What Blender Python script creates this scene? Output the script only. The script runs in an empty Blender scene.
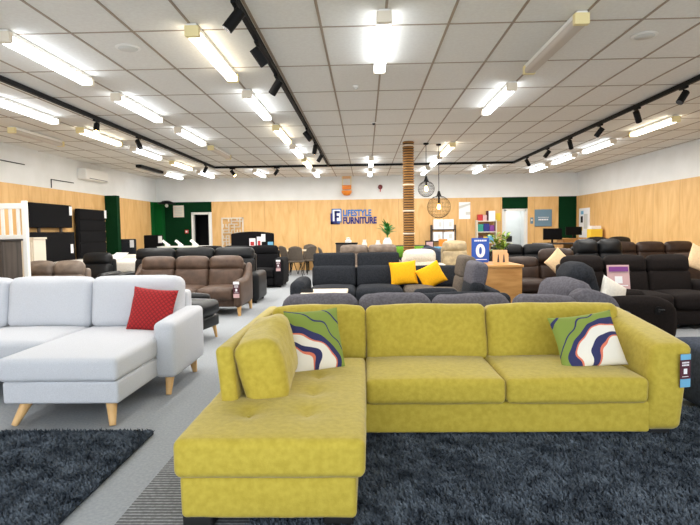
import bpy, math, random
from mathutils import Vector, Matrix, Euler, noise
C = bpy.context.scene.collection
random.seed(7)
PI = math.pi
R = math.radians
CH = 3.326          # ceiling height
BY = 19.5           # back wall
WX = 7.5            # side walls

# ------------------------------------------------------------------ materials
def lin(c):
    return tuple(((v/255)/12.92 if v/255 <= .04045 else ((v/255+.055)/1.055)**2.4) for v in c)

def base_mat(name):
    m = bpy.data.materials.new(name); m.use_nodes = True
    nt = m.node_tree; b = nt.nodes['Principled BSDF']
    return m, nt, b

def plain(name, rgb, rough=.6, metal=0, spec=.5):
    m, nt, b = base_mat(name)
    b.inputs['Base Color'].default_value = (*lin(rgb), 1)
    b.inputs['Roughness'].default_value = rough
    b.inputs['Metallic'].default_value = metal
    b.inputs['Specular IOR Level'].default_value = spec
    return m

def noisy(name, c0, c1, scale=20, rough=.8, bump=.2, bscale=None, detail=4, sheen=0, spec=.3, stretch=(1,1,1), dist=.004, p0=.35, p1=.65):
    m, nt, b = base_mat(name); N = nt.nodes; L = nt.links
    tc = N.new('ShaderNodeTexCoord'); mp = N.new('ShaderNodeMapping'); mp.inputs['Scale'].default_value = stretch
    L.new(tc.outputs['Object'], mp.inputs['Vector'])
    n = N.new('ShaderNodeTexNoise'); n.inputs['Scale'].default_value = scale; n.inputs['Detail'].default_value = detail
    L.new(mp.outputs['Vector'], n.inputs['Vector'])
    r = N.new('ShaderNodeValToRGB'); r.color_ramp.elements[0].color = (*lin(c0), 1); r.color_ramp.elements[1].color = (*lin(c1), 1)
    r.color_ramp.elements[0].position = p0; r.color_ramp.elements[1].position = p1
    L.new(n.outputs['Fac'], r.inputs['Fac']); L.new(r.outputs['Color'], b.inputs['Base Color'])
    b.inputs['Roughness'].default_value = rough; b.inputs['Specular IOR Level'].default_value = spec
    if sheen:
        b.inputs['Sheen Weight'].default_value = sheen; b.inputs['Sheen Roughness'].default_value = .4
    if bump:
        n2 = N.new('ShaderNodeTexNoise'); n2.inputs['Scale'].default_value = bscale or scale*4; n2.inputs['Detail'].default_value = 3
        L.new(mp.outputs['Vector'], n2.inputs['Vector'])
        bu = N.new('ShaderNodeBump'); bu.inputs['Strength'].default_value = bump; bu.inputs['Distance'].default_value = dist
        L.new(n2.outputs['Fac'], bu.inputs['Height']); L.new(bu.outputs['Normal'], b.inputs['Normal'])
    return m

def glow(name, rgb, s):
    m, nt, b = base_mat(name)
    b.inputs['Base Color'].default_value = (*lin(rgb), 1)
    b.inputs['Emission Color'].default_value = (*lin(rgb), 1); b.inputs['Emission Strength'].default_value = s
    return m

def ply_mat(name, axis):
    m, nt, b = base_mat(name); N = nt.nodes; L = nt.links
    tc = N.new('ShaderNodeTexCoord'); mp = N.new('ShaderNodeMapping')
    mp.inputs['Scale'].default_value = (1.6, 1.6, .35)
    L.new(tc.outputs['Object'], mp.inputs['Vector'])
    n = N.new('ShaderNodeTexNoise'); n.inputs['Scale'].default_value = 3.0; n.inputs['Detail'].default_value = 6; n.inputs['Distortion'].default_value = 1.2
    L.new(mp.outputs['Vector'], n.inputs['Vector'])
    r = N.new('ShaderNodeValToRGB')
    r.color_ramp.elements[0].color = (*lin((212, 164, 98)), 1); r.color_ramp.elements[0].position = .3
    r.color_ramp.elements[1].color = (*lin((230, 188, 126)), 1); r.color_ramp.elements[1].position = .7
    L.new(n.outputs['Fac'], r.inputs['Fac'])
    sp = N.new('ShaderNodeSeparateXYZ'); L.new(tc.outputs['Object'], sp.inputs['Vector'])
    d = N.new('ShaderNodeMath'); d.operation = 'DIVIDE'; d.inputs[1].default_value = 1.2; L.new(sp.outputs[axis], d.inputs[0])
    f = N.new('ShaderNodeMath'); f.operation = 'FRACT'; L.new(d.outputs[0], f.inputs[0])
    lt = N.new('ShaderNodeMath'); lt.operation = 'LESS_THAN'; lt.inputs[1].default_value = .012; L.new(f.outputs[0], lt.inputs[0])
    mx = N.new('ShaderNodeMix'); mx.data_type = 'RGBA'
    L.new(lt.outputs[0], mx.inputs['Factor']); L.new(r.outputs['Color'], mx.inputs['A']); mx.inputs['B'].default_value = (*lin((196, 148, 90)), 1)
    L.new(mx.outputs['Result'], b.inputs['Base Color']); b.inputs['Roughness'].default_value = .55
    return m

def rib_mat(name):
    m, nt, b = base_mat(name); N = nt.nodes; L = nt.links
    tc = N.new('ShaderNodeTexCoord')
    w = N.new('ShaderNodeTexWave'); w.bands_direction = 'Y'; w.inputs['Scale'].default_value = 11; w.inputs['Distortion'].default_value = .6; w.inputs['Detail Scale'].default_value = 6
    L.new(tc.outputs['Object'], w.inputs['Vector'])
    n = N.new('ShaderNodeTexNoise'); n.inputs['Scale'].default_value = 60; L.new(tc.outputs['Object'], n.inputs['Vector'])
    a = N.new('ShaderNodeMath'); a.operation = 'MULTIPLY'; L.new(w.outputs['Fac'], a.inputs[0]); L.new(n.outputs['Fac'], a.inputs[1])
    r = N.new('ShaderNodeValToRGB'); r.color_ramp.elements[0].color = (*lin((66, 68, 70)), 1); r.color_ramp.elements[1].color = (*lin((150, 152, 154)), 1)
    r.color_ramp.elements[1].position = .6
    L.new(a.outputs[0], r.inputs['Fac']); L.new(r.outputs['Color'], b.inputs['Base Color']); b.inputs['Roughness'].default_value = .95
    return m

def rope_mat(name):
    m, nt, b = base_mat(name); N = nt.nodes; L = nt.links
    tc = N.new('ShaderNodeTexCoord')
    w = N.new('ShaderNodeTexWave'); w.bands_direction = 'Z'; w.inputs['Scale'].default_value = 2*math.pi/(20*.0555)*1.0; w.inputs['Distortion'].default_value = .8; w.inputs['Detail Scale'].default_value = 4
    L.new(tc.outputs['Object'], w.inputs['Vector'])
    r = N.new('ShaderNodeValToRGB'); r.color_ramp.elements[0].color = (*lin((58, 36, 14)), 1); r.color_ramp.elements[1].color = (*lin((158, 112, 54)), 1)  # shade in the grooves between the rings put into the colour
    r.color_ramp.elements[0].position = .15; r.color_ramp.elements[1].position = .7
    L.new(w.outputs['Fac'], r.inputs['Fac']); L.new(r.outputs['Color'], b.inputs['Base Color']); b.inputs['Roughness'].default_value = .8
    return m

def agate_mat(name, cx, cz, sgn=1, seed=0.0):
    """abstract swirling bands printed on a cushion cover"""
    m, nt, b = base_mat(name); N = nt.nodes; L = nt.links
    tc = N.new('ShaderNodeTexCoord')
    n = N.new('ShaderNodeTexNoise'); n.inputs['Scale'].default_value = 4.2; n.inputs['Detail'].default_value = 1.0
    ad = N.new('ShaderNodeVectorMath'); ad.operation = 'ADD'; ad.inputs[1].default_value = (seed, seed*2, seed); L.new(tc.outputs['Object'], ad.inputs[0]); L.new(ad.outputs[0], n.inputs['Vector'])
    sc = N.new('ShaderNodeVectorMath'); sc.operation = 'SCALE'; sc.inputs['Scale'].default_value = .22; L.new(n.outputs['Color'], sc.inputs[0])
    a2 = N.new('ShaderNodeVectorMath'); a2.operation = 'ADD'; L.new(tc.outputs['Object'], a2.inputs[0]); L.new(sc.outputs[0], a2.inputs[1])
    mul = N.new('ShaderNodeVectorMath'); mul.operation = 'MULTIPLY'; mul.inputs[1].default_value = (1, 0, 1); L.new(a2.outputs[0], mul.inputs[0])
    ds = N.new('ShaderNodeVectorMath'); ds.operation = 'DISTANCE'; ds.inputs[1].default_value = (cx+.11, 0, cz+.11); L.new(mul.outputs[0], ds.inputs[0])
    r = N.new('ShaderNodeValToRGB'); cr = r.color_ramp; cr.interpolation = 'CONSTANT'
    cream, navy, green, coral = (232, 226, 214), (46, 48, 92), (128, 146, 62), (214, 118, 92)
    st = [(0, cream), (.21, coral), (.222, navy), (.255, cream), (.315, coral), (.325, navy), (.375, green), (.44, navy), (.452, green), (.56, navy), (.575, green)]
    cr.elements[0].position = 0; cr.elements[0].color = (*lin(cream), 1)
    cr.elements[1].position = st[1][0]; cr.elements[1].color = (*lin(st[1][1]), 1)
    for p, c in st[2:]:
        e = cr.elements.new(p); e.color = (*lin(c), 1)
    L.new(ds.outputs['Value'], r.inputs['Fac']); L.new(r.outputs['Color'], b.inputs['Base Color']); b.inputs['Roughness'].default_value = .9
    w = N.new('ShaderNodeTexNoise'); w.inputs['Scale'].default_value = 220; L.new(tc.outputs['Object'], w.inputs['Vector'])
    bu = N.new('ShaderNodeBump'); bu.inputs['Strength'].default_value = .3; bu.inputs['Distance'].default_value = .003; L.new(w.outputs['Fac'], bu.inputs['Height']); L.new(bu.outputs['Normal'], b.inputs['Normal'])
    return m

def quilt_mat(name, c0, c1):
    m, nt, b = base_mat(name); N = nt.nodes; L = nt.links
    tc = N.new('ShaderNodeTexCoord')
    out = []
    for d in ((1, 1), (1, -1)):
        dp = N.new('ShaderNodeVectorMath'); dp.operation = 'DOT_PRODUCT'; dp.inputs[1].default_value = (d[0]*24, 0, d[1]*24); L.new(tc.outputs['Object'], dp.inputs[0])
        pp = N.new('ShaderNodeMath'); pp.operation = 'PINGPONG'; pp.inputs[1].default_value = .5; L.new(dp.outputs['Value'], pp.inputs[0]); out.append(pp)
    mn = N.new('ShaderNodeMath'); mn.operation = 'MINIMUM'; L.new(out[0].outputs[0], mn.inputs[0]); L.new(out[1].outputs[0], mn.inputs[1])
    r = N.new('ShaderNodeValToRGB'); r.color_ramp.elements[0].color = (*lin(c0), 1); r.color_ramp.elements[1].color = (*lin(c1), 1); r.color_ramp.elements[1].position = .25
    L.new(mn.outputs[0], r.inputs['Fac']); L.new(r.outputs['Color'], b.inputs['Base Color'])
    bu = N.new('ShaderNodeBump'); bu.inputs['Strength'].default_value = .6; bu.inputs['Distance'].default_value = .01; L.new(mn.outputs[0], bu.inputs['Height']); L.new(bu.outputs['Normal'], b.inputs['Normal'])
    b.inputs['Roughness'].default_value = .85
    return m

def wood(name, c0, c1, scale=3, stretch=(6, 6, .6)):
    return noisy(name, c0, c1, scale, rough=.45, bump=.08, stretch=stretch, detail=6)

def leather(name, c, rough=.45, k=1.22):
    return noisy(name, c, tuple(min(255, v*k) for v in c), 9, rough=rough, bump=.25, bscale=140, spec=.25, dist=.002)

def cloth(name, c, k=1.18, sheen=0, scale=45, bump=.35):
    return noisy(name, c, tuple(min(255, v*k) for v in c), scale, rough=.95, bump=bump, bscale=260, sheen=sheen, spec=.15, dist=.003)

M = dict(
    yellow=noisy('yellow velour', (174, 155, 56), (187, 167, 67), 30, rough=.85, bump=.35, bscale=150, sheen=.25, spec=.2, detail=8),
    white_cloth=cloth('pale grey weave', (190, 192, 197), 1.08, scale=240),
    brown=leather('brown leather', (74, 58, 48)),
    black_leather=leather('black leather', (17, 18, 20)),
    black_cloth=cloth('black fabric', (16, 16, 18), 1.35),
    char=cloth('charcoal fabric', (36, 38, 42), 1.3),
    char_warm=cloth('warm charcoal fabric', (88, 80, 72), 1.2),
    slate=cloth('slate grey fabric', (84, 82, 88), 1.2),
    choc=leather('chocolate leather', (48, 36, 30)),
    choc_cloth=cloth('dark chocolate suede', (27, 23, 22), 1.25),
    taupe=leather('taupe leather', (104, 92, 82)),
    beige=leather('beige leather', (158, 142, 112)),
    cream=cloth('cream fabric', (206, 196, 180), 1.1),
    bluegrey=cloth('blue grey fabric', (62, 68, 80), 1.2),
    mustard=cloth('mustard fabric', (232, 170, 30), 1.06, bump=.15),
    red=quilt_mat('red quilted fabric', (112, 12, 18), (172, 30, 32)),
    white_cush=cloth('off white cushion fabric', (226, 222, 212), 1.05),
    tan_cush=cloth('tan cushion fabric', (222, 192, 152), 1.06),
    green_cush=cloth('green fabric', (92, 136, 44), 1.15),
    foot_wood=wood('pale ash wood', (214, 168, 108), (232, 192, 136)),
    oak=wood('warm oak wood', (176, 124, 66), (204, 154, 92), 2.4, (1, 5, 5)),
    dark_oak=wood('dark grey oak', (52, 46, 42), (78, 70, 64), 2.4),
    pale_wood=wood('pale timber', (212, 196, 170), (232, 218, 196), 2.4, (1, 5, 5)),
    black=plain('black paint', (9, 9, 10), .6, 0, .2),
    black_foot=plain('black foot', (14, 13, 13), .5),
    metal=plain('dark metal', (60, 60, 62), .35, .8),
    chrome=plain('chrome', (200, 200, 200), .2, 1),
    white=plain('white paint', (232, 230, 224), .5),
    offwhite=plain('off white', (224, 214, 196), .55),
    cream_cap=plain('cream plastic cap', (232, 216, 160), .5),
    grey_plastic=plain('pale grey plastic', (206, 206, 200), .5),
    wall=noisy('white wall paint', (226, 226, 222), (232, 232, 229), 2, rough=.7, bump=.03),
    tile=noisy('ceiling tile', (224, 221, 214), (229, 227, 220), 30, rough=.9, bump=.05),
    tbar=plain('ceiling bar', (156, 141, 123), .6),
    carpet=noisy('grey carpet', (138, 142, 146), (162, 166, 170), 55, rough=1, bump=.5, bscale=300, spec=.05, detail=8, p0=.2, p1=.8),
    green=cloth('dark green felt', (4, 42, 20), 1.25),
    green_lit=cloth('lit tone green felt', (6, 76, 30), 1.2),  # same felt; light on the protruding corner put into the colour
    tube=glow('lit tube diffuser', (240, 247, 255), 5.5),
    tubewarm=glow('warm lit tube diffuser', (255, 244, 222), 4.4),
    tubeoff=plain('unlit diffuser', (196, 186, 174), .4),
    bulb=glow('warm bulb', (255, 176, 96), 25.0),
    spotlit=glow('lit spot lens', (255, 196, 120), 40.0),
    lens=plain('spot lens', (70, 70, 70), .2),
    navy=plain('navy ink', (26, 36, 116), .5),
    blue=plain('blue ink', (28, 112, 190), .5),
    signblue=plain('sign blue', (24, 76, 170), .4),
    slateblue=plain('slate blue panel', (104, 134, 152), .5),
    paper=plain('white paper', (238, 238, 240), .6),
    maroon=plain('maroon print', (74, 20, 40), .5),
    skyprint=plain('pale blue print', (108, 172, 206), .5),
    pink=plain('pink print', (206, 168, 168), .5),
    redprint=plain('red print', (190, 40, 40), .5),
    orange=plain('orange paint', (232, 136, 40), .5),
    yellowbox=plain('yellow card', (232, 200, 60), .6),
    screen=plain('black screen', (8, 9, 11), .5, 0, .1),
    teal=plain('teal print', (40, 140, 120), .5),
    purple=plain('purple print', (120, 50, 130), .5),
    rope=rope_mat('woven rattan'),
    leaf=noisy('green leaf', (36, 104, 44), (70, 150, 60), 12, rough=.4, bump=0),
    leafy=noisy('variegated leaf', (70, 120, 36), (176, 186, 66), 16, rough=.4, bump=0),
    card=plain('kraft card', (226, 178, 130), .7),
    darkred=plain('dark red enamel', (110, 24, 22), .4),
    shag=noisy('slate shag pile', (46, 52, 60), (108, 117, 127), 9, rough=1, bump=0, spec=.05, detail=6, p0=.3, p1=.72),
    shagbase=plain('dark rug backing', (30, 36, 44), 1),
    mattress=cloth('mattress ticking', (222, 216, 206), 1.05),
    room_shade=plain('dark back room', (30, 32, 34), .8),  # darkness of the unlit room put into its wall colour
    ply_x=ply_mat('plywood sheet along wall', 'X'), ply_y=ply_mat('plywood sheet beside wall', 'Y'),
    rib=rib_mat('ribbed carpet'),
)
M['agate1'] = agate_mat('printed swirl cover', -.22, -.26, seed=0.3)
M['agate2'] = agate_mat('printed swirl cover mirrored', .20, -.24, seed=1.7)

# ------------------------------------------------------------------ mesh builder
class MB:
    def __init__(s): s.V = []; s.F = []
    def add(s, vs, fs):
        o = len(s.V); s.V += [tuple(v) for v in vs]; s.F += [tuple(i+o for i in f) for f in fs]; return s
    def rbox(s, size, loc, r=.03, puff=(0, 0, 0), rot=(0, 0, 0), m=3, fn=None, wr=0, seed=0):
        h = [v/2 for v in size]; r = min(r, min(h)*.98)
        def axis(k):
            a = [-h[k], -h[k]+r*(1-.414), -h[k]+r]
            n = m
            for i in range(1, n): a.append(-h[k]+r+(2*h[k]-2*r)*i/n)
            return a + [h[k]-r, h[k]-r*(1-.414), h[k]]
        ax = [axis(k) for k in range(3)]
        idx = {}; vs = []; fs = []
        Rm = Euler(rot).to_matrix(); L = Vector(loc)
        def vert(p):
            key = tuple(round(c, 6) for c in p)
            if key in idx: return idx[key]
            q = [max(-(h[k]-r), min(h[k]-r, p[k])) for k in range(3)]
            d = Vector([p[k]-q[k] for k in range(3)]); l = d.length
            w = Vector(q) + (d*(r/l) if l > 1e-9 else d)
            for k in range(3):
                if puff[k]:
                    a, b = (k+1) % 3, (k+2) % 3
                    u = p[a]/h[a]; v = p[b]/h[b]
                    w[k] += puff[k]*(1-u*u)*(1-v*v)*(w[k]/h[k])
            if wr:
                nv = noise.noise_vector(Vector(w)*5+Vector((seed*3.1, seed, -seed)))
                nw = noise.noise_vector(Vector(w)*14+Vector((seed, seed*2.1, seed)))
                w += nv*wr + nw*wr*.35
            if fn: w = Vector(fn(w))
            idx[key] = len(vs); vs.append(Rm @ w + L); return idx[key]
        for k in range(3):
            a, b = (k+1) % 3, (k+2) % 3
            for sg in (-1, 1):
                for i in range(len(ax[a])-1):
                    for j in range(len(ax[b])-1):
                        q = []
                        for (ii, jj) in ((i, j), (i+1, j), (i+1, j+1), (i, j+1)):
                            p = [0, 0, 0]; p[k] = sg*h[k]; p[a] = ax[a][ii]; p[b] = ax[b][jj]; q.append(vert(p))
                        fs.append(tuple(q) if sg > 0 else tuple(reversed(q)))
        return s.add(vs, fs)
    def box(s, size, loc, rot=(0, 0, 0)):
        x, y, z = [v/2 for v in size]; Rm = Euler(rot).to_matrix(); L = Vector(loc)
        vs = [Rm @ Vector(p) + L for p in ((-x, -y, -z), (x, -y, -z), (x, y, -z), (-x, y, -z), (-x, -y, z), (x, -y, z), (x, y, z), (-x, y, z))]
        return s.add(vs, [(0, 3, 2, 1), (4, 5, 6, 7), (0, 1, 5, 4), (1, 2, 6, 5), (2, 3, 7, 6), (3, 0, 4, 7)])
    def b2(s, lo, hi):
        return s.box([hi[k]-lo[k] for k in range(3)], [(hi[k]+lo[k])/2 for k in range(3)])
    def cyl(s, p0, p1, r0, r1=None, n=12):
        r1 = r0 if r1 is None else r1
        p0 = Vector(p0); p1 = Vector(p1); d = (p1-p0).normalized()
        u = d.orthogonal().normalized(); v = d.cross(u)
        vs = []
        for p, r in ((p0, r0), (p1, r1)):
            for i in range(n):
                a = 2*PI*i/n; vs.append(p+(u*math.cos(a)+v*math.sin(a))*r)
        fs = [(i, (i+1) % n, n+(i+1) % n, n+i) for i in range(n)] + [tuple(range(n-1, -1, -1)), tuple(range(n, 2*n))]
        return s.add(vs, fs)
    def tube(s, pts, r, n=8, closed=False):
        pts = [Vector(p) for p in pts]; N = len(pts); vs = []; ref = None
        for i, p in enumerate(pts):
            a = pts[(i-1) % N] if (closed or i) else p; b = pts[(i+1) % N] if (closed or i < N-1) else p
            d = (b-a).normalized()
            if ref is None: ref = d.orthogonal().normalized()
            u = (ref-d*ref.dot(d)); u = u.normalized() if u.length > 1e-6 else d.orthogonal().normalized(); ref = u
            v = d.cross(u)
            for k in range(n):
                t = 2*PI*k/n; vs.append(p+(u*math.cos(t)+v*math.sin(t))*r)
        fs = []
        for i in range(N if closed else N-1):
            j = (i+1) % N
            for k in range(n): fs.append((i*n+k, i*n+(k+1) % n, j*n+(k+1) % n, j*n+k))
        if not closed: fs += [tuple(range(n-1, -1, -1)), tuple(range((N-1)*n, N*n))]
        return s.add(vs, fs)
    def lathe(s, prof, loc=(0, 0, 0), n=20):
        vs = []; fs = []; m = len(prof)
        for i in range(n):
            a = 2*PI*i/n
            for r, z in prof: vs.append((loc[0]+r*math.cos(a), loc[1]+r*math.sin(a), loc[2]+z))
        for i in range(n):
            j = (i+1) % n
            for k in range(m-1): fs.append((i*m+k, j*m+k, j*m+k+1, i*m+k+1))
        fs.append(tuple(i*m for i in range(n-1, -1, -1))); fs.append(tuple(i*m+m-1 for i in range(n)))
        return s.add(vs, fs)
    def pillow(s, w, h, t, n=18, pinch=.07, wr=.006, seed=0):
        """standing in the XZ plane about its centre, thickness along Y"""
        vs = []; fs = []; id_ = {}
        for sd in (1, -1):
            for i in range(n+1):
                for j in range(n+1):
                    u = -1+2*i/n; v = -1+2*j/n
                    u = math.sin(u*PI/2)*.6+u*.4; v = math.sin(v*PI/2)*.6+v*.4
                    edge = i in (0, n) or j in (0, n)
                    if edge and (i, j) in id_ and sd == -1: id_[(sd, i, j)] = id_[(i, j)]; continue
                    x = u*w/2*(1-pinch*(1-v*v)); z = v*h/2*(1-pinch*(1-u*u))
                    y = -sd*t/2*max(0, (1-u*u)*(1-v*v))**.42
                    nv = noise.noise_vector(Vector((x*6+seed, y*6, z*6)))*wr
                    if not edge: x += nv.x; z += nv.z; y += nv.y
                    id_[(sd, i, j)] = len(vs)
                    if edge: id_[(i, j)] = len(vs)
                    vs.append((x, y, z))
            for i in range(n):
                for j in range(n):
                    q = (id_[(sd, i, j)], id_[(sd, i+1, j)], id_[(sd, i+1, j+1)], id_[(sd, i, j+1)])
                    fs.append(q if sd > 0 else q[::-1])
        return s.add(vs, fs)
    def leafblade(s, base, tip, w, up=Vector((0, 0, 1)), droop=.0, n=5):
        base = Vector(base); tip = Vector(tip); d = tip-base; sd = d.cross(up)
        sd = sd.normalized() if sd.length > 1e-5 else Vector((1, 0, 0))
        vs = []; fs = []
        for i in range(n+1):
            t = i/n; c = base+d*t+Vector((0, 0, -droop*t*t)); ww = w*math.sin(PI*min(1, t*.92+.06))**.8
            vs += [c-sd*ww/2+Vector((0, 0, ww*.15)), c, c+sd*ww/2+Vector((0, 0, ww*.15))]
        for i in range(n):
            a = i*3; fs += [(a, a+1, a+4, a+3), (a+1, a+2, a+5, a+4)]
        return s.add(vs, fs)
    def prism(s, poly, axis, a0, a1, r=0):
        """extrude a 2D polygon along an axis: 'x' -> poly in (y,z); 'y' -> poly in (x,z)"""
        n = len(poly)
        f = (lambda a, p: (a, p[0], p[1])) if axis == 'x' else (lambda a, p: (p[0], a, p[1]))
        vs = [f(a0, p) for p in poly]+[f(a1, p) for p in poly]
        fs = [(i, (i+1) % n, n+(i+1) % n, n+i) for i in range(n)]+[tuple(range(n-1, -1, -1)), tuple(range(n, 2*n))]
        return s.add(vs, fs)

def obj(name, mb, mat, parent=None, off=None, smooth=True, bevel=0, loc=None, rot=None):
    me = bpy.data.meshes.new(name)
    vs = mb.V
    if off is not None: vs = [(v[0]-off[0], v[1]-off[1], v[2]-off[2]) for v in vs]
    me.from_pydata(vs, [], mb.F); me.update()
    me.materials.append(M[mat] if isinstance(mat, str) else mat)
    import bmesh
    bm = bmesh.new(); bm.from_mesh(me); bmesh.ops.recalc_face_normals(bm, faces=bm.faces)
    if bevel: bmesh.ops.bevel(bm, geom=bm.edges[:], offset=bevel, segments=3, affect='EDGES', profile=.5)
    bm.to_mesh(me); bm.free()
    if smooth:
        for p in me.polygons: p.use_smooth = True
        me.set_sharp_from_angle(angle=R(48))
    o = bpy.data.objects.new(name, me); C.objects.link(o)
    if parent is not None: o.parent = parent
    if loc is not None: o.location = loc
    if rot is not None: o.rotation_euler = rot
    return o

def thing(name, label, cat, loc=(0, 0, 0), rz=0, group=None):
    o = bpy.data.objects.new(name, None); o.empty_display_size = .1; C.objects.link(o)
    o.location = loc; o.rotation_euler = (0, 0, rz); o['label'] = label; o['category'] = cat
    if group: o['group'] = group
    return o
def tag(o, label, cat, group=None):
    o['label'] = label; o['category'] = cat
    if group: o['group'] = group
    return o
def struct(name, mb, mat, smooth=False):
    o = obj(name, mb, mat, None, smooth=smooth); o['kind'] = 'structure'; return o
def dup(root, loc, rot, label, group=None):
    r = root.copy(); C.objects.link(r); r.location = loc
    r.rotation_euler = rot if isinstance(rot, (tuple, Euler)) else (0, 0, rot)
    r['label'] = label
    if group: r['group'] = group
    for ch in list(root.children):
        c = ch.copy(); C.objects.link(c); c.parent = r
        for g in ch.children:
            d = g.copy(); C.objects.link(d); d.parent = c
    return r
def text(name, body, size, loc, mat, parent=None, rot=(PI/2, 0, 0), ext=.004, bold=0, align='LEFT', sx=1):
    cu = bpy.data.curves.new(name, 'FONT'); cu.body = body; cu.size = size; cu.extrude = ext; cu.offset = bold; cu.align_x = align
    cu.materials.append(M[mat]); o = bpy.data.objects.new(name, cu); C.objects.link(o)
    o.location = loc; o.rotation_euler = rot; o.scale = (sx, 1, 1)
    me = bpy.data.meshes.new_from_object(o); C.objects.unlink(o); bpy.data.objects.remove(o)
    o = bpy.data.objects.new(name, me); C.objects.link(o); o.location = loc; o.rotation_euler = rot; o.scale = (sx, 1, 1)
    if parent is not None: o.parent = parent
    return o
ORD = ['first', 'second', 'third', 'fourth', 'fifth', 'sixth', 'seventh', 'eighth', 'ninth']

# ------------------------------------------------------------------ room shell
FY = -1.6
struct('floor', MB().b2((-WX-.2, FY, -.1), (WX+.2, BY+2.2, 0)), 'carpet')
struct('ceiling', MB().b2((-WX-.2, FY, CH), (WX+.2, BY+.2, CH+.1)), 'tile')
g = MB()
x = -2.792+.6*-7
while x < WX:
    if x > -WX: g.b2((x-.012, FY, CH-.006), (x+.012, BY, CH+.002))
    x += .6
y = 5.257-1.2*5
while y < BY:
    g.b2((-WX, y-.010, CH-.005), (WX, y+.010, CH+.002)); y += 1.2
struct('trim_1', g, 'tbar')
PZ = 2.5            # top of the plywood
struct('wall_left', MB().b2((-WX-.2, FY, 0), (-WX, BY+.2, CH)), 'wall')
struct('wall_right', MB().b2((WX, FY, 0), (WX+.2, BY+.2, CH)), 'wall')
w = MB()
D1 = (-6.24, -5.57, 2.10); D2 = (4.93, 5.70, 2.06)
xs = [-WX, D1[0], D1[1], D2[0], D2[1], WX]
w.b2((xs[0], BY, 0), (xs[1], BY+.15, CH)); w.b2((xs[1], BY, D1[2]), (xs[2], BY+.15, CH)); w.b2((xs[2], BY, 0), (xs[3], BY+.15, CH))
w.b2((xs[3], BY, D2[2]), (xs[4], BY+.15, CH)); w.b2((xs[4], BY, 0), (xs[5], BY+.15, CH))
struct('wall_back', w, 'wall')
p = MB(); p.b2((-WX, FY, 0), (-WX+.015, 15.55, PZ)); p.b2((-WX, 15.75, 0), (-WX+.015, 18.9, PZ)); struct('trim_2', p, 'ply_y')
p = MB(); p.b2((WX-.015, FY, 0), (WX, BY, PZ)); struct('trim_3', p, 'ply_y')
p = MB(); p.b2((-5.50, BY-.015, 0), (4.86, BY, PZ)); p.b2((5.76, BY-.015, 0), (6.84, BY, PZ)); p.b2((7.46, BY-.015, 0), (WX, BY, PZ)); struct('trim_4', p, 'ply_x')
# green felt sections
p = MB(); p.b2((-WX+.001, 15.55, 0), (-7.14, 15.75, PZ)); struct('trim_5', p, 'green')
p = MB(); p.b2((-7.2, BY-.02, 0), (D1[0], BY, PZ)); p.b2((D1[0], BY-.02, D1[2]+.03), (-5.50, BY, PZ)); struct('trim_6', p, 'green')
p = MB(); p.b2((-WX, 18.9, 0), (-WX+.03, BY, PZ)); p.b2((-WX+.03, BY-.3, 0), (-7.2, BY, PZ)); struct('trim_7', p, 'green_lit')
p = MB(); p.b2((4.86, BY-.02, D2[2]+.03), (5.76, BY, PZ)); struct('trim_8', p, 'green')
p = MB(); p.b2((6.84, BY-.03, 0), (7.46, BY, PZ)); struct('trim_9', p, 'green')
# doorways and the rooms beyond them
def doorway(name, d, mat_room, mat_frame):
    m = MB(); m.b2((d[0]-.35, BY+1.9, 0), (d[1]+.35, BY+2.0, 2.9)); m.b2((d[0]-.45, BY+.15, 0), (d[0]-.35, BY+2, 2.9)); m.b2((d[1]+.35, BY+.15, 0), (d[1]+.45, BY+2, 2.9)); m.b2((d[0]-.45, BY+.15, 2.8), (d[1]+.45, BY+2, 2.9))
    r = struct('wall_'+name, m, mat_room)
    f = MB(); f.b2((d[0], BY-.03, 0), (d[0]+.07, BY+.15, d[2])); f.b2((d[1]-.05, BY-.03, 0), (d[1], BY+.15, d[2])); f.b2((d[0], BY-.03, d[2]-.05), (d[1], BY+.15, d[2]+.02))
    return f
struct('door_1', doorway('backroom_left', D1, 'room_shade', 'white'), 'white')
struct('door_2', doorway('backroom_right', D2, 'wall', 'white'), 'white')
# surface conduit on the upper left wall
p = MB(); p.tube([(-WX+.015, 12.9, 2.52), (-WX+.015, 12.9, 2.72), (-WX+.015, 13.9, 2.72)], .012, 6); p.tube([(-WX+.015, 11.1, 2.95), (-WX+.015, 11.9, 2.95)], .012, 6)
struct('trim_10', p, 'metal')
# ------------------------------------------------------------------ rugs
def rug(name, label, x0, x1, y0, y1, z0, nbl, vis):
    t = thing(name, label, 'rug', ((x0+x1)/2, (y0+y1)/2, z0))
    o = ((x0+x1)/2, (y0+y1)/2, z0)
    obj('backing', MB().rbox((x1-x0, y1-y0, .012), (o[0], o[1], z0+.006), .005), 'shagbase', t, off=o)
    vs = []; fs = []
    for i in range(nbl):
        x = random.uniform(x0, x1); y = random.uniform(max(y0, vis), y1)
        a = random.uniform(0, 2*PI); l = random.uniform(.012, .03); h = random.uniform(.018, .034); wd = random.uniform(.004, .008)
        cx, sx = math.cos(a), math.sin(a)
        k = len(vs)
        vs += [(x-sx*wd, y+cx*wd, z0+.010), (x+sx*wd, y-cx*wd, z0+.010), (x+cx*l*.6+sx*wd*.7, y+sx*l*.6-cx*wd*.7, z0+.010+h*.8), (x+cx*l-sx*wd*.4, y+sx*l+cx*wd*.4, z0+.010+h)]
        fs.append((k, k+1, k+2, k+3))
    m = MB(); m.V = vs; m.F = fs
    me = bpy.data.meshes.new('pile'); me.from_pydata([(v[0]-o[0], v[1]-o[1], v[2]-o[2]) for v in vs], [], fs); me.materials.append(M['shag'])
    ob = bpy.data.objects.new('pile', me); C.objects.link(ob); ob.parent = t
    return t
mt = obj('ribbed_mat', MB().rbox((2.3, 2.7, .008), (0, 0, .004), .003), 'rib', loc=(-.07, 2.55, 0))
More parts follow.
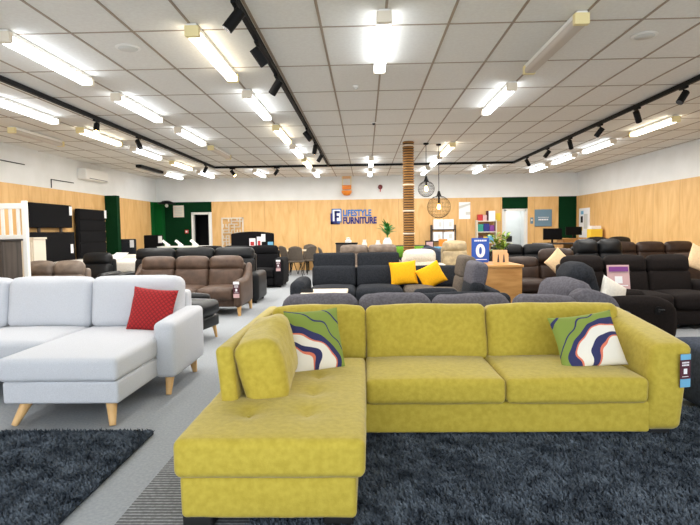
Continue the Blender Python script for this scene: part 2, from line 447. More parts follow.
tag(mt, 'grey ribbed carpet mat showing left of the yellow chaise', 'mat')
rug('shag_rug', 'dark slate shag rug on the carpet in front of the white sofa', -3.9, -1.49, 1.7, 3.68, 0, 70000, 2.2)
rug('shag_rug', 'dark slate shag rug under the yellow corner sofa', -.56, 3.0, 1.5, 4.1, .008, 90000, 2.3)

# ------------------------------------------------------------------ yellow corner sofa
RZ = .026
O = (.6, 3.6, RZ)
ys = thing('corner_sofa', 'mustard yellow corner sofa with tufted chaise on black block feet', 'sofa', O)
def yo(name, mb, mat='yellow', parent=None, **k): return obj(name, mb, mat, parent or ys, off=None if parent else O, **k)
for (fx, fy) in ((-.80, 2.50), (-.14, 2.50), (1.92, 3.62), (-.78, 4.5), (1.92, 4.5)):
    z0 = .008 if fx < -.5 else RZ; yo('foot', MB().rbox((.14, .11, .085-z0), (fx, fy, (z0+.085)/2), .012), 'black_foot')
yo('base', MB().rbox((1.90, 1.02, .205), (.89, 4.03, .163), .02, m=8, wr=.003))
yo('chaise_base', MB().rbox((.822, 2.10, .205), (-.464, 3.485, .170), .025, puff=(.01, .012, 0), m=10, wr=.003))
# tufted chaise cushion
btn = [(-.62, 2.78), (-.31, 2.78), (-.62, 3.13), (-.31, 3.13), (-.62, 3.50), (-.31, 3.50)]
def tuft(w):
    X, Yy = w.x-.4525, w.y+3.215
    if w.z > 0:
        dz = 0
        for bx, by in btn:
            d2 = (X-bx)**2+(Yy-by)**2; dz -= .022*math.exp(-d2/.0012)+.016*math.exp(-d2/.010)
        for bx in (-.62, -.31): dz -= .003*math.exp(-((X-bx)/.02)**2)
        for by in (2.78, 3.13, 3.5): dz -= .003*math.exp(-((Yy-by)/.02)**2)
        w = Vector((w.x, w.y, w.z+dz))
    return w
yo('chaise_cushion', MB().rbox((.885, 1.63, .185), (-.4525, 3.215, .363), .038, puff=(.004, .008, .014), m=30, fn=tuft, wr=.003))
for i in range(len(btn)):
    b1 = MB(); b1.lathe([(0.001, -.004), (.010, -.003), (.012, 0), (.008, .004), (.001, .005)], (btn[i][0], btn[i][1], .4345), 10); yo('button', b1)
yo('seat_cushion', MB().rbox((.905, .72, .165), (.445, 3.83, .347), .036, puff=(.004, .008, .024), m=10, wr=.003, seed=1))
yo('seat_cushion', MB().rbox((.905, .72, .165), (1.355, 3.83, .347), .036, puff=(.004, .008, .024), m=10, wr=.003, seed=2))
yo('back_frame', MB().rbox((3.0, .26, .62), (.63, 4.57, .39), .06, m=6))
for i, (x0, x1) in enumerate(((-.74, -.005), (.0, .928), (.933, 1.94))):
    yo('back_cushion', MB().rbox((x1-x0, .24, .44), ((x0+x1)/2, 4.27, .580), .055, puff=(.004, .03, .018), rot=(R(-11), 0, 0), m=14, wr=.008, seed=3+i))
# side panel and loose cushion at the left of the chaise
yo('side_panel', MB().rbox((.095, 1.66, .53), (-.775, 3.79, .50), .032, m=6, rot=(0, R(-5), 0), wr=.003))
yo('side_cushion', MB().rbox((.24, .62, .38), (-.600, 3.29, .628), .06, puff=(.028, .008, .010), rot=(R(6), R(-13), 0), m=16, wr=.015, seed=9))
# flared arm with sloping top
def armfn(w):
    t = (w.z+.30)/.60
    s_ = (w.y+.52)/1.04
    x = w.x*(1+.12*t)+.06*t*t
    z = w.z + (t > .3)*(t-.3)*(.16*s_-.02)
    y = w.y - .015*math.sin(PI*t)
    return (x, y, z)
yo('arm', MB().rbox((.235, 1.06, .58), (1.925, 4.05, .36), .05, puff=(0, .015, .012), m=10, fn=armfn, wr=.002))

def cushion(name, label, w, h, t, mat, loc, rot, seed=0, group=None, cat='cushion'):
    o = obj(name, MB().pillow(w, h, t, seed=seed), mat, loc=loc, rot=rot)
    return tag(o, label, cat, group)
cushion('patterned_cushion', 'swirl patterned green, navy and cream cushion at the corner of the yellow sofa', .40, .45, .15, 'agate1', (-.355, 3.72, .64), (R(-20), 0, R(26)), 1)
cushion('patterned_cushion', 'swirl patterned green, navy and cream cushion beside the right arm of the yellow sofa', .47, .40, .15, 'agate2', (1.555, 3.84, .60), (R(-26), R(-6), R(6)), 2)

def price_tag(label, loc, rz, w=.085, h=.22, blue=True, group='sofa price tags'):
    t = thing('price_tag', label, 'tag', loc, rz, group)
    c = 'skyprint' if blue else 'paper'
    obj('card', MB().rbox((w, .004, h), (0, 0, -h/2), .0015, m=1), 'maroon', t, smooth=False)
    obj('header_strip', MB().box((w*.98, .003, h*.17), (0, -.0025, -h*.09)), c, t, smooth=False)
    obj('footer_strip', MB().box((w*.98, .003, h*.25), (0, -.0025, -h*.875)), c if blue else 'pink', t, smooth=False)
    pr = MB()
    for k in range(2):
        for j in range(5): pr.box((w*.10, .003, h*.045), (-w*.28+j*w*.14, -.0025, -h*(.26+.075*k)))
    pr.box((w*.32, .003, h*.16), (0, -.0025, -h*.52)); pr.box((w*.6, .003, h*.015), (0, -.0025, -h*.68))
    obj('printed_block', pr, 'paper', t, smooth=False)
    return t
price_tag('maroon and pale blue price tag hanging on the yellow sofa arm', (2.032, 3.485, .585), R(14), .078, .215)

# ------------------------------------------------------------------ white corner sofa
O2 = (-2.6, 4.6, 0)
ws = thing('corner_sofa', 'pale grey corner sofa with chaise on tapered ash legs', 'sofa', O2)
def wo(name, mb, mat='white_cloth', **k): return obj(name, mb, mat, ws, off=O2, **k)
for (tx, ty, bx, by) in ((-2.53, 3.93, -2.60, 3.86), (-1.90, 3.93, -1.86, 3.85), (-1.73, 4.68, -1.72, 4.60), (-1.73, 5.30, -1.735, 5.38), (-4.3, 4.75, -4.33, 4.68), (-4.3, 5.5, -4.33, 5.58)):
    wo('leg', MB().cyl((tx, ty, .17), (bx, by, 0), .042, .022, 16), 'foot_wood')
wo('chaise_base', MB().rbox((.86, 1.45, .165), (-2.235, 4.565, .247), .02, m=5))
wo('base', MB().rbox((1.9, .95, .165), (-3.56, 5.02, .247), .02, m=5))
wo('chaise_cushion', MB().rbox((.885, 1.42, .175), (-2.245, 4.53, .417), .034, puff=(.004, .01, .02), m=12, wr=.002))
wo('seat_cushion', MB().rbox((.90, .80, .175), (-3.14, 4.85, .417), .05, puff=(.004, .01, .03), m=8, wr=.002))
wo('seat_cushion', MB().rbox((.80, .80, .175), (-3.99, 4.85, .417), .05, puff=(.004, .01, .03), m=8, wr=.002))
wo('back_frame', MB().rbox((2.5, .16, .55), (-3.05, 5.49, .545), .04, m=4))
for i, (x0, x1) in enumerate(((-4.42, -3.515), (-3.51, -2.685), (-2.68, -1.80))):
    wo('back_cushion', MB().rbox((x1-x0, .21, .50), ((x0+x1)/2, 5.28, .725), .07, puff=(.004, .03, .015), rot=(R(-9), 0, 0), m=10, wr=.004, seed=20+i))
wo('arm', MB().rbox((.19, .86, .50), (-1.74, 5.01, .40), .045, puff=(.008, .006, .01), m=6, fn=lambda w: (w.x, w.y, w.z+(.02*(w.y/.43) if w.z > 0 else 0))))
wo('arm', MB().rbox((.20, .86, .50), (-4.45, 5.01, .40), .045, puff=(.008, .006, .01), m=6))
cushion('red_cushion', 'red quilted cushion leaning on the pale grey corner sofa', .44, .42, .15, 'red', (-1.99, 4.98, .685), (R(-18), R(5), R(-6)), 3)

# ------------------------------------------------------------------ generic upholstered seating
def sofa(label, loc, rz, n, sw, mat, D=.98, sh=.46, bh=1.0, aw=.20, ah=.60, bz=.05, feet=None, arms=(1, 1), head=.26, hp=.035, heads=None, frontpanel=True, cat='sofa', name='sofa', group=None, seatmat=None, tilt=11, armslope=0, legr=.028, hthick=.20):
    t = thing(name, label, cat, loc, rz, group)
    W = n*sw; x0 = -W/2
    obj('base', MB().rbox((W+.02, D-.14, sh-.17-bz), (0, .04, (sh-.17+bz)/2), .02, m=2), mat, t)
    for i in range(n):
        cx = x0+sw*(i+.5)
        obj('seat', MB().rbox((sw-.008, D*.66, .20), (cx, -D/2+D*.33, sh-.10), .06, puff=(0, .015, .03), m=5), seatmat or mat, t)
        if frontpanel: obj('footrest', MB().rbox((sw-.02, .05, sh-.23-bz), (cx, -D/2+.055, (sh-.21+bz)/2), .02, puff=(0, .015, 0), m=3), mat, t)
        hz = heads[i] if heads else 0
        lb = bh-head-sh+.06
        y0 = D/2-.30
        tl = R(-tilt)
        obj('backrest', MB().rbox((sw-.008, .20, lb+.10), (cx, y0+.02, sh-.06+lb/2), .06, puff=(0, .03, .01), rot=(tl, 0, 0), m=5), mat, t)
        obj('headrest', MB().rbox((sw-.006, hthick, head), (cx, y0+.02+math.tan(R(tilt))*(lb/2+head/2), bh-head/2+hz), min(.085, hthick*.42), puff=(0, hp, hp*.6), rot=(tl, 0, 0), m=5), mat, t)
    obj('back_panel', MB().rbox((W+.02, .16, bh-.12-bz), (0, D/2-.09, (bh-.12+bz)/2), .05, m=3), mat, t)
    for sd, on in zip((-1, 1), arms):
        if on:
            sl = armslope
            obj('arm', MB().rbox((aw, D*.94, ah-bz), (sd*(W/2+aw/2), -.02, (ah+bz)/2), min(.07, aw*.45), puff=(.01, .01, .015), m=6,
                fn=(lambda w, a=ah, b=bz, D=D: (w.x, w.y, w.z+(sl*max(0, (w.y/(D*.47)))**2 if w.z > 0 else 0)))), mat, t)
    ex = W/2+(aw*.6 if arms[1] else -.1)
    if feet:
        for sx in (-1, 1):
            for fy in (-D/2+.10, D/2-.12):
                obj('foot', MB().cyl((sx*ex, fy, bz+.03), (sx*(ex+.01), fy+(-.02 if fy < 0 else .02), 0), legr, legr*.6, 12), feet, t)
    else:
        for sx in (-1, 1):
            for fy in (-D/2+.14, D/2-.14):
                obj('foot', MB().cyl((sx*ex, fy, bz+.02), (sx*ex, fy, 0), .03, .025, 10), 'black_foot', t)
    return t

# brown three seater with ash feet
bs = sofa('brown leather three seat sofa on ash feet behind the pale grey sofa', (-3.12, 9.42, 0), 0, 3, .615, 'brown', D=1.08, sh=.47, bh=.965, aw=.13, ah=.60, bz=.15, feet='foot_wood', frontpanel=False, armslope=.28, legr=.04)
price_tag('maroon and pink price tag hanging on the brown leather sofa arm', (-2.135, 8.88, .585), R(4), .10, .27, blue=False)
sofa('black leather three seat recliner sofa directly behind the brown leather sofa', (-3.55, 10.98, 0), 0, 3, .83, 'black_leather', D=1.0, bh=1.075, aw=.22, ah=.60)
sofa('black fabric recliner sofa with price tag on its arm, facing the dining chairs aisle', (-3.38, 13.95, 0), 0, 3, .73, 'black_cloth', D=1.1, bh=1.03, aw=.24, ah=.73)
price_tag('maroon and pink price tag hanging on the black fabric sofa arm', (-2.16, 13.40, .70), R(4), .11, .28, blue=False)

# black leather chair peeping out behind the pale grey sofa, facing the aisle
bc = thing('leather_armchair', 'black leather armchair with ash feet behind the pale grey sofa', 'armchair', (-2.42, 6.95, 0), R(80))
obj('arm', MB().rbox((.12, .60, .42), (-.36, .05, .36), .045, puff=(.01, 0, .015), m=4), 'black_leather', bc)
obj('arm', MB().rbox((.12, .60, .42), (.36, .05, .36), .045, puff=(.01, 0, .015), m=4), 'black_leather', bc)
obj('seat', MB().rbox((.59, .66, .19), (0, -.10, .42), .06, puff=(0, .02, .03), m=5), 'black_leather', bc)
obj('base', MB().rbox((.66, .76, .15), (0, -.02, .24), .03, m=2), 'black_leather', bc)
obj('backrest', MB().rbox((.58, .18, .44), (0, .30, .62), .07, puff=(0, .03, .02), rot=(R(-12), 0, 0), m=5), 'black_leather', bc)
for sx in (-.27, .27):
    for fy in (-.34, .30): obj('foot', MB().cyl((sx, fy, .20), (sx*1.08, fy*1.08, 0), .03, .016, 12), 'foot_wood', bc)

# slate corner sofa, back to back with the yellow one
O3 = (.9, 5.4, 0)
gs = thing('corner_sofa', 'slate grey fabric corner sofa backing onto the yellow sofa', 'sofa', O3)
def go(name, mb, mat='slate'): return obj(name, mb, mat, gs, off=O3)
go('base', MB().rbox((3.0, .9, .26), (.72, 5.42, .19), .03, m=3)); go('chaise_base', MB().rbox((.85, .75, .26), (1.86, 6.1, .19), .03, m=3))
go('back_frame', MB().rbox((3.2, .16, .56), (.80, 4.98, .36), .05, m=4))
for i, (x0, x1, dz) in enumerate(((-.80, -.085, -.018), (-.075, .62, -.024), (.63, 1.36, -.036))):
    go('back_cushion', MB().rbox((x1-x0, .26, .36), ((x0+x1)/2, 5.22, .622+dz), .10, puff=(.01, .03, .02), rot=(R(10), 0, R((-1, 0, 1)[i])), m=9, wr=.012, seed=30+i))
go('back_cushion', MB().rbox((.62, .26, .34), (1.72, 5.24, .575), .10, puff=(.01, .03, .02), rot=(R(12), R(4), 0), m=9, wr=.014, seed=35))
go('back_cushion', MB().rbox((.26, .60, .44), (2.02, 5.62, .645), .10, puff=(.03, .02, .03), rot=(0, R(12), R(20)), m=9, wr=.014, seed=36))
go('back_cushion', MB().rbox((.46, .24, .36), (2.16, 5.27, .59), .10, puff=(.01, .03, .03), rot=(R(12), R(16), 0), m=9, wr=.014, seed=37))
for x0, x1 in ((-.80, .0), (.0, .8), (.8, 2.2)): go('seat_cushion', MB().rbox((x1-x0-.01, .66, .16), ((x0+x1)/2, 5.52, .39), .05, puff=(0, .01, .03), m=4))
go('arm', MB().rbox((.18, .95, .5), (-.80, 5.40, .31), .05, m=3)); go('arm', MB().rbox((.18, 1.3, .5), (2.36, 5.7, .31), .05, m=3))
for fx in (-.75, 2.3):
    for fy in (5.05, 5.8): go('foot', MB().cyl((fx, fy, .07), (fx, fy, 0), .03, .025, 10), 'black_foot')

# charcoal sectional recliner with raised heads
O4 = (.3, 8.4, 0)
cs = thing('sectional_recliner', 'charcoal fabric sectional recliner holding two mustard cushions', 'sofa', O4)
def co(name, mb, mat='char', parent=None): return obj(name, mb, mat, parent or cs, off=O4 if parent is None else None)
co('base', MB().rbox((2.7, .86, .24), (.30, 8.72, .17), .03, m=3)); co('base', MB().rbox((.95, 1.70, .24), (1.26, 7.8, .17), .03, m=3))
for i, (x0, x1) in enumerate(((-.88, -.155), (-.15, .575))):
    cx = (x0+x1)/2
    co('seat', MB().rbox((x1-x0, .72, .22), (cx, 8.46, .415), .08, puff=(0, .02, .035), m=6), 'char')
    co('backrest', MB().rbox((x1-x0-.01, .20, .34), (cx, 8.94, .645), .05, puff=(0, .03, .01), rot=(R(-10), 0, 0), m=5))
    co('headrest', MB().rbox((x1-x0-.03, .16, .30), (cx, 9.05, .875), .04, puff=(0, .015, .01), rot=(R(-8), 0, 0), m=5))
co('seat', MB().rbox((.50, .60, .20), (.84, 8.46, .415), .07, puff=(0, .02, .03), m=5), 'char_warm')
co('backrest', MB().rbox((1.0, .20, .36), (1.06, 8.97, .62), .05, puff=(0, .03, .01), rot=(R(-10), 0, 0), m=5))
co('arm', MB().rbox((.24, .98, .58), (-1.02, 8.55, .36), .09, puff=(.01, .02, .02), m=6))
co('back_panel', MB().rbox((2.56, .16, .72), (.44, 9.16, .42), .05, m=3)); co('back_panel', MB().rbox((.14, 2.1, .55), (1.66, 8.0, .335), .05, m=3))
for i, (yc, mt_) in enumerate(((7.26, 'char'), (8.02, 'char_warm'))):
    hm = ('slate', 'char_warm')[i]
    co('seat', MB().rbox((.74, .66, .2), (1.13, yc, .415), .07, puff=(.02, 0, .03), m=5), mt_)
    co('backrest', MB().rbox((.18, .62, .30), (1.42, yc, .57), .06, puff=(.02, 0, .01), rot=(0, R(10), 0), m=5), mt_)
    co('headrest', MB().rbox((.19, .60, .32), (1.465, yc+.02, .80+.045*i), .055, puff=(.02, 0, .015), rot=(0, R(10), 0), m=6), hm)
co('arm', MB().rbox((1.16, .18, .52), (1.22, 6.80, .33), .07, puff=(.0, .01, .03), m=6))
co('arm', MB().rbox((.62, .16, .50), (.98, 7.64, .31), .06, puff=(0, .01, .02), m=5))
for fx in (-1.0, .2, 1.7):
    for fy in (8.35, 9.05): co('foot', MB().cyl((fx, fy, .08), (fx, fy, 0), .03, .025, 10), 'black_foot')
for fx in (.75, 1.7): co('foot', MB().cyl((fx, 6.85, .09), (fx, 6.85, 0), .03, .025, 10), 'black_foot')
cushion('mustard_cushion', 'mustard yellow cushion standing against the charcoal sectional backrest', .43, .38, .14, 'mustard', (.60, 8.62, .715), (R(-14), R(-5), 0), 4, 'mustard cushions on the sectional')
cushion('mustard_cushion', 'mustard yellow cushion tipped on its corner beside the tan seat of the charcoal sectional', .40, .36, .14, 'mustard', (1.03, 8.55, .675), (R(-16), R(-26), R(6)), 5, 'mustard cushions on the sectional')

# coffee table between the two
ct = thing('coffee_table', 'low coffee table with pale timber top behind the slate sofa', 'table', (-.56, 7.42, 0))
obj('tabletop', MB().rbox((.62, .60, .04), (0, 0, .555), .008, m=2), 'pale_wood', ct)
for sx in (-.27, .27):
    for sy in (-.24, .24): obj('leg', MB().cyl((sx, sy, .54), (sx*1.05, sy*1.05, 0), .022, .015, 10), 'black', ct)
bk = obj('folded_catalogue', MB().prism([(-.06, 0), (.06, 0), (-.02, .05)], 'x', -.08, .08), 'black', loc=(-.79, 7.30, .575)); tag(bk, 'small dark folded catalogue on the pale coffee table', 'catalogue')

# ------------------------------------------------------------------ right-hand recliners
sofa('black suede three seat recliner sofa with a pink brochure on its seat', (3.86, 7.92, 0), 0, 3, .625, 'choc_cloth', D=1.06, sh=.47, bh=.965, aw=.20, ah=.60, head=.27)
br = thing('brochure_stand', 'pink and mauve brochure card propped on the black suede sofa seat', 'brochure', (3.56, 7.74, .505), R(-4))
obj('card', MB().box((.30, .006, .36), (0, 0, .18), (R(-12), 0, 0)), 'pink', br, smooth=False)
obj('header_strip', MB().box((.26, .005, .07), (0, -.015+.02, .30), (R(-12), 0, 0)), 'purple', br, smooth=False)
obj('printed_block', MB().box((.10, .005, .10), (0, -.008-.004, .15), (R(-12), 0, 0)).box((.24, .005, .012), (0, -.026, .07), (R(-12), 0, 0)), 'paper', br, smooth=False)
fc = thing('recliner_chair', 'charcoal recliner chair facing right with a lever on its side', 'armchair', (3.10, 6.86, 0), R(90))
obj('arm', MB().rbox((.16, .96, .50), (-.39, -.05, .31), .07, puff=(.012, .03, .03), m=8, fn=lambda w: (w.x, w.y, w.z-(.10*max(0, (-w.y-.2)/.3)**2 if w.z > 0 else 0))), 'choc_cloth', fc)
obj('arm', MB().rbox((.16, .98, .50), (.39, -.08, .31), .07, puff=(.012, .03, .03), m=6), 'choc_cloth', fc)
obj('seat', MB().rbox((.62, .74, .2), (0, -.14, .40), .07, puff=(0, .02, .03), m=5), 'choc_cloth', fc)
obj('base', MB().rbox((.80, .88, .22), (0, 0, .17), .03, m=2), 'choc_cloth', fc)
obj('backrest', MB().rbox((.62, .22, .48), (0, .40, .62), .07, puff=(0, .03, .01), rot=(R(-14), 0, 0), m=5), 'char', fc)
obj('headrest', MB().rbox((.60, .30, .27), (-.05, .50, .815), .12, puff=(.02, .03, .03), rot=(R(-14), 0, 0), m=6), 'char', fc)
lv = obj('lever_plate', MB().lathe([(.001, 0), (.05, 0), (.05, .008), (.001, .010)], (0, 0, 0), 16), 'black', fc, loc=(-.482, -.30, .42), rot=(0, R(-90), 0))
obj('lever', MB().rbox((.04, .022, .012), (0, 0, .012), .005, m=1).rbox((.016, .07, .012), (.01, -.03, .018), .005, m=1), 'metal', lv)
for sx in (-.34, .34):
    for fy in (-.36, .36): obj('foot', MB().cyl((sx, fy, .08), (sx, fy, 0), .03, .025, 10), 'black_foot', fc)
cushion('white_cushion', 'off white cushion tilted on the charcoal recliner chair', .46, .40, .16, 'white_cush', (2.98, 6.62, .555), (R(-8), R(24), R(30)), 6)

bgs = thing('fabric_sofa', 'blue grey fabric sofa at the right edge beside the yellow sofa arm', 'sofa', (2.97, 4.3, 0))
obj('arm', MB().rbox((.32, .56, .46), (-.36, -.15, .28), .05, puff=(.01, .01, .015), m=5), 'bluegrey', bgs)
obj('base', MB().rbox((1.4, .78, .30), (.36, .06, .21), .03, m=3), 'bluegrey', bgs)
obj('seat', MB().rbox((1.2, .60, .16), (.42, -.06, .42), .05, puff=(0, .01, .03), m=4), 'bluegrey', bgs)
obj('backrest', MB().rbox((1.10, .20, .50), (.50, .36, .58), .06, puff=(0, .03, .02), rot=(R(-6), 0, 0), m=5), 'bluegrey', bgs)
for fx in (-.30, 1.0):
    for fy in (-.3, .36): obj('foot', MB().cyl((fx, fy, .07), (fx, fy, 0), .03, .025, 10), 'black_foot', bgs)

sofa('chocolate leather two seat recliner sofa with one raised headrest behind the timber cabinet', (3.30, 10.2, 0), 0, 2, .66, 'choc', D=1.0, bh=.90, aw=.14, ah=.58, heads=[-.06, .09])
cushion('tan_cushion', 'tan cushion standing on its corner on the chocolate leather sofa', .40, .40, .13, 'tan_cush', (3.50, 9.95, .77), (R(-12), R(45), 0), 7)
sofa('black leather sofa behind the potted plant', (3.55, 12.1, 0), 0, 2, .72, 'black_leather', D=1.0, bh=1.03, aw=.2, ah=.6)
sofa('black leather sofa with puffy headrests beyond the black suede sofa', (4.72, 10.9, 0), 0, 2, .48, 'black_leather', D=1.0, bh=1.13, aw=.12, ah=.6, hp=.06, head=.30)
sofa('chocolate leather three seat sofa along the right wall', (6.3, 11.95, 0), 0, 3, .62, 'choc', D=1.0, bh=1.05, aw=.2, ah=.62)
cushion('tan_cushion', 'tan cushion on the chocolate sofa by the right edge', .42, .40, .13, 'tan_cush', (5.40, 8.90, .86), (R(-12), R(24), 0), 8)
sofa('chocolate leather armchair holding a tan cushion at the right edge', (5.62, 9.22, 0), 0, 1, .80, 'choc', D=.95, bh=.92, aw=.2, ah=.58, cat='armchair', name='recliner_chair')
sofa('black leather sofa with rounded heads below the notice board', (6.55, 14.6, 0), 0, 2, .60, 'black_leather', D=1.0, bh=1.10, aw=.16, ah=.62, hp=.07)

# ------------------------------------------------------------------ middle distance
cb = thing('timber_cabinet', 'oak cabinet with a blue zero sign and plant on top', 'cabinet', (2.14, 9.15, 0))
obj('carcass', MB().rbox((.68, .98, .70), (0, 0, .43), .006, m=1), 'oak', cb, smooth=False)
obj('top_board', MB().rbox((.72, 1.02, .04), (0, 0, .80), .006, m=1), 'oak', cb, smooth=False)
for sx in (-.27, .27):
    for sy in (-.4, .4): obj('leg', MB().box((.06, .06, .08), (sx, sy, .04)), 'oak', cb, smooth=False)
for k in (-1, 1):
    d_ = obj('door', MB().rbox((.012, .46, .62), (0, 0, 0), .004, m=1), 'oak', cb, loc=(-.346, k*.235, .43)); obj('handle', MB().cyl((-.02, -.05*0, -.05), (-.02, 0, .05), .006), 'black', d_, loc=(0, -k*.18, 0))
sg = thing('zero_sign', 'blue standing sign with a big white zero on the oak cabinet', 'sign', (1.98, 9.42, .82), R(-3))
obj('panel', MB().rbox((.30, .02, .40), (0, 0, .22), .004, m=1), 'signblue', sg, smooth=False)
text('numeral', '0', .30, (0, -.013, .10), 'paper', sg, ext=.002, bold=.012, align='CENTER')
pm = MB()
for j in range(7): pm.box((.022, .003, .028), (-.09+j*.03, -.012, .375))
pm.box((.22, .003, .012), (0, -.012, .05)); obj('printed_line', pm, 'paper', sg, smooth=False)
obj('foot', MB().rbox((.26, .10, .02), (0, .02, .01), .004, m=1), 'signblue', sg, smooth=False)
cd = thing('card_holder', 'kraft coloured slotted stand on the oak cabinet beside the zero sign', 'stand', (2.245, 9.08, .82), R(-4))
obj('back_plate', MB().rbox((.24, .02, .22), (0, .08, .11), .006, m=1), 'card', cd)
obj('front_plate', MB().prism([(-.12, 0), (.12, 0), (.12, .16), (.075, .20), (.05, .08), (.02, .20), (-.02, .20), (-.05, .08), (-.075, .20), (-.12, .16)], 'y', -.03, -.01), 'card', cd, smooth=False)
obj('base', MB().box((.24, .14, .02), (0, .03, .01)), 'card', cd, smooth=False)
for sx in (-.045, .045): obj('slot_shade', MB().prism([(sx-.02, .02), (sx+.02, .02), (sx+.005, .15), (sx-.005, .15)], 'y', -.034, -.0305), 'dark_oak', cd, smooth=False)  # dark strips laid on the plate as the shade inside the slits
pl = thing('potted_plant', 'leafy variegated pot plant on the oak cabinet', 'plant', (2.34, 9.50, .82))
obj('pot', MB().lathe([(.001, 0), (.07, 0), (.095, .16), (.10, .17), (.085, .17), (.08, .15), (.001, .15)], n=20), 'white', pl)
lf = MB(); rr = random.Random(3)
for i in range(70):
    a = rr.uniform(0, 2*PI); e = rr.uniform(.15, 1.2); b = Vector((rr.uniform(-.13, .13), rr.uniform(-.1, .1), rr.uniform(.2, .46))); l = rr.uniform(.10, .17)
    lf.leafblade(b, b+Vector((math.cos(a)*math.cos(e)*l, math.sin(a)*math.cos(e)*l, math.sin(e)*l)), rr.uniform(.05, .085), droop=.05, n=4)
for i in range(8):
    a = rr.uniform(0, 2*PI); lf.tube([(0, 0, .14), (math.cos(a)*.08, math.sin(a)*.06, .3), (math.cos(a)*.14, math.sin(a)*.1, .42)], .004, 5)
obj('foliage', lf, 'leafy', pl)

sofa('beige leather recliner armchair facing the front in front of the book shelf', (2.05, 12.3, 0), 0, 1, .56, 'beige', D=.95, bh=1.12, aw=.14, ah=.62, cat='armchair', name='recliner_chair')
crs = sofa('cream slouchy fabric sofa behind the charcoal sectional', (1.08, 10.7, 0), 0, 1, .66, 'cream', D=.9, bh=.98, aw=.16, ah=.72, hp=.06, cat='sofa', frontpanel=False)
sofa('taupe leather two seat sofa in front of the blue lettered wall sign', (.08, 14.4, 0), 0, 2, .76, 'taupe', D=.95, bh=1.0, aw=.1, ah=.6, frontpanel=False)
for i, (gx, lab) in enumerate(((.95, 'green cushion left of the rattan column'), (1.45, 'green cushion right of the rattan column'))):
    cushion('green_cushion', lab+', on the dark bench', .36, .34, .14, 'green_cush', (gx, 15.2, .78), (R(-8), 0, 0), 10+i, 'green cushions on the bench')
bench = thing('display_bench', 'dark upholstered bench carrying two green cushions behind the rattan column', 'bench', (1.2, 15.42, 0))
obj('seat', MB().rbox((1.2, .5, .18), (0, -.1, .50), .05, puff=(0, 0, .02), m=3), 'char', bench)
obj('backrest', MB().rbox((1.3, .16, .50), (0, .18, .70), .05, puff=(0, .02, .01), m=3), 'char', bench)
for sx in (-.5, .5):
    for sy in (-.25, .15): obj('leg', MB().cyl((sx, sy, .5), (sx*1.03, sy, 0), .025, .018, 10), 'black', bench)
tub = thing('tub_chair', 'grey rounded tub chair between the cream sofa and the white box rack', 'armchair', (1.62, 13.6, 0))
obj('seat', MB().rbox((.50, .50, .2), (0, -.04, .42), .08, puff=(0, .02, .03), m=4), 'bluegrey', tub)
tb = MB(); N_ = 18
pts = [(.30*math.sin(a), .30*math.cos(a)) for a in [(-1.9+3.8*i/N_) for i in range(N_+1)]]
tb.tube([(p_[0], p_[1], .93-.10*abs(p_[0])/.3) for p_ in pts], .06, 8)
for p_ in pts: tb.cyl((p_[0]*.98, p_[1]*.98, .28), (p_[0], p_[1], .92-.10*abs(p_[0])/.3), .055, .058, 8)
obj('backrest', tb, 'bluegrey', tub)
for sx in (-.2, .2):
    for sy in (-.2, .2): obj('leg', MB().cyl((sx, sy, .34), (sx*1.1, sy*1.1, 0), .02, .012, 8), 'black', tub)

# dining set
dt = thing('dining_table', 'pale topped dining table ringed by grey shell chairs', 'table', (-2.28, 18.5, 0))
obj('tabletop', MB().rbox((.75, .75, .035), (0, 0, .745), .01, m=1), 'pale_wood', dt)
for sx in (-.3, .3):
    for sy in (-.3, .3): obj('leg', MB().cyl((sx, sy, .73), (sx*1.05, sy*1.05, 0), .03, .02, 8), 'black', dt)
def dining_chair(label, loc, rz):
    t = thing('dining_chair', label, 'chair', loc, rz, 'grey shell dining chairs')
    b = MB(); nu, nv = 10, 8; vs = []; fs = []
    for i in range(nv+1):
        v = i/nv
        for j in range(nu+1):
            u = -1+2*j/nu; hw = .24-.03*v
            vs.append((u*hw, .20+.10*v-.10*u*u*(1-.4*v), .47+.46*v-.06*u*u*v))
    for i in range(nv):
        for j in range(nu): a = i*(nu+1)+j; fs.append((a, a+1, a+nu+2, a+nu+1))
    b.add(vs, fs); bo = obj('backrest', b, 'char_warm', t); bo.modifiers.new('Solid', 'SOLIDIFY').thickness = .035
    obj('seat', MB().rbox((.48, .46, .06), (0, 0, .455), .028, puff=(0, 0, .01), m=3), 'char_warm', t)
    for sx in (-1, 1):
        for sy in (-1, 1): obj('leg', MB().cyl((sx*.12, sy*.12, .44), (sx*.22, sy*.22, 0), .014, .010, 8), 'black', t)
    return t
dch = dining_chair('grey shell dining chair with its back to the front, nearest at the pale table', (-2.18, 17.1, 0), PI)
for (x, y, rz, lab) in ((-2.52, 17.72, R(130), 'grey shell dining chair left of the pale dining table, seen from the side'), (-1.90, 17.72, R(-130), 'grey shell dining chair right of the pale dining table, seen from the side'), (-1.98, 19.1, 0, 'grey shell dining chair behind the table, against the plywood wall'),
                        (-1.06, 15.55, R(100), 'grey shell dining chair standing alone left of the taupe sofa')):
    dup(dch, (x, y, 0), rz, lab)
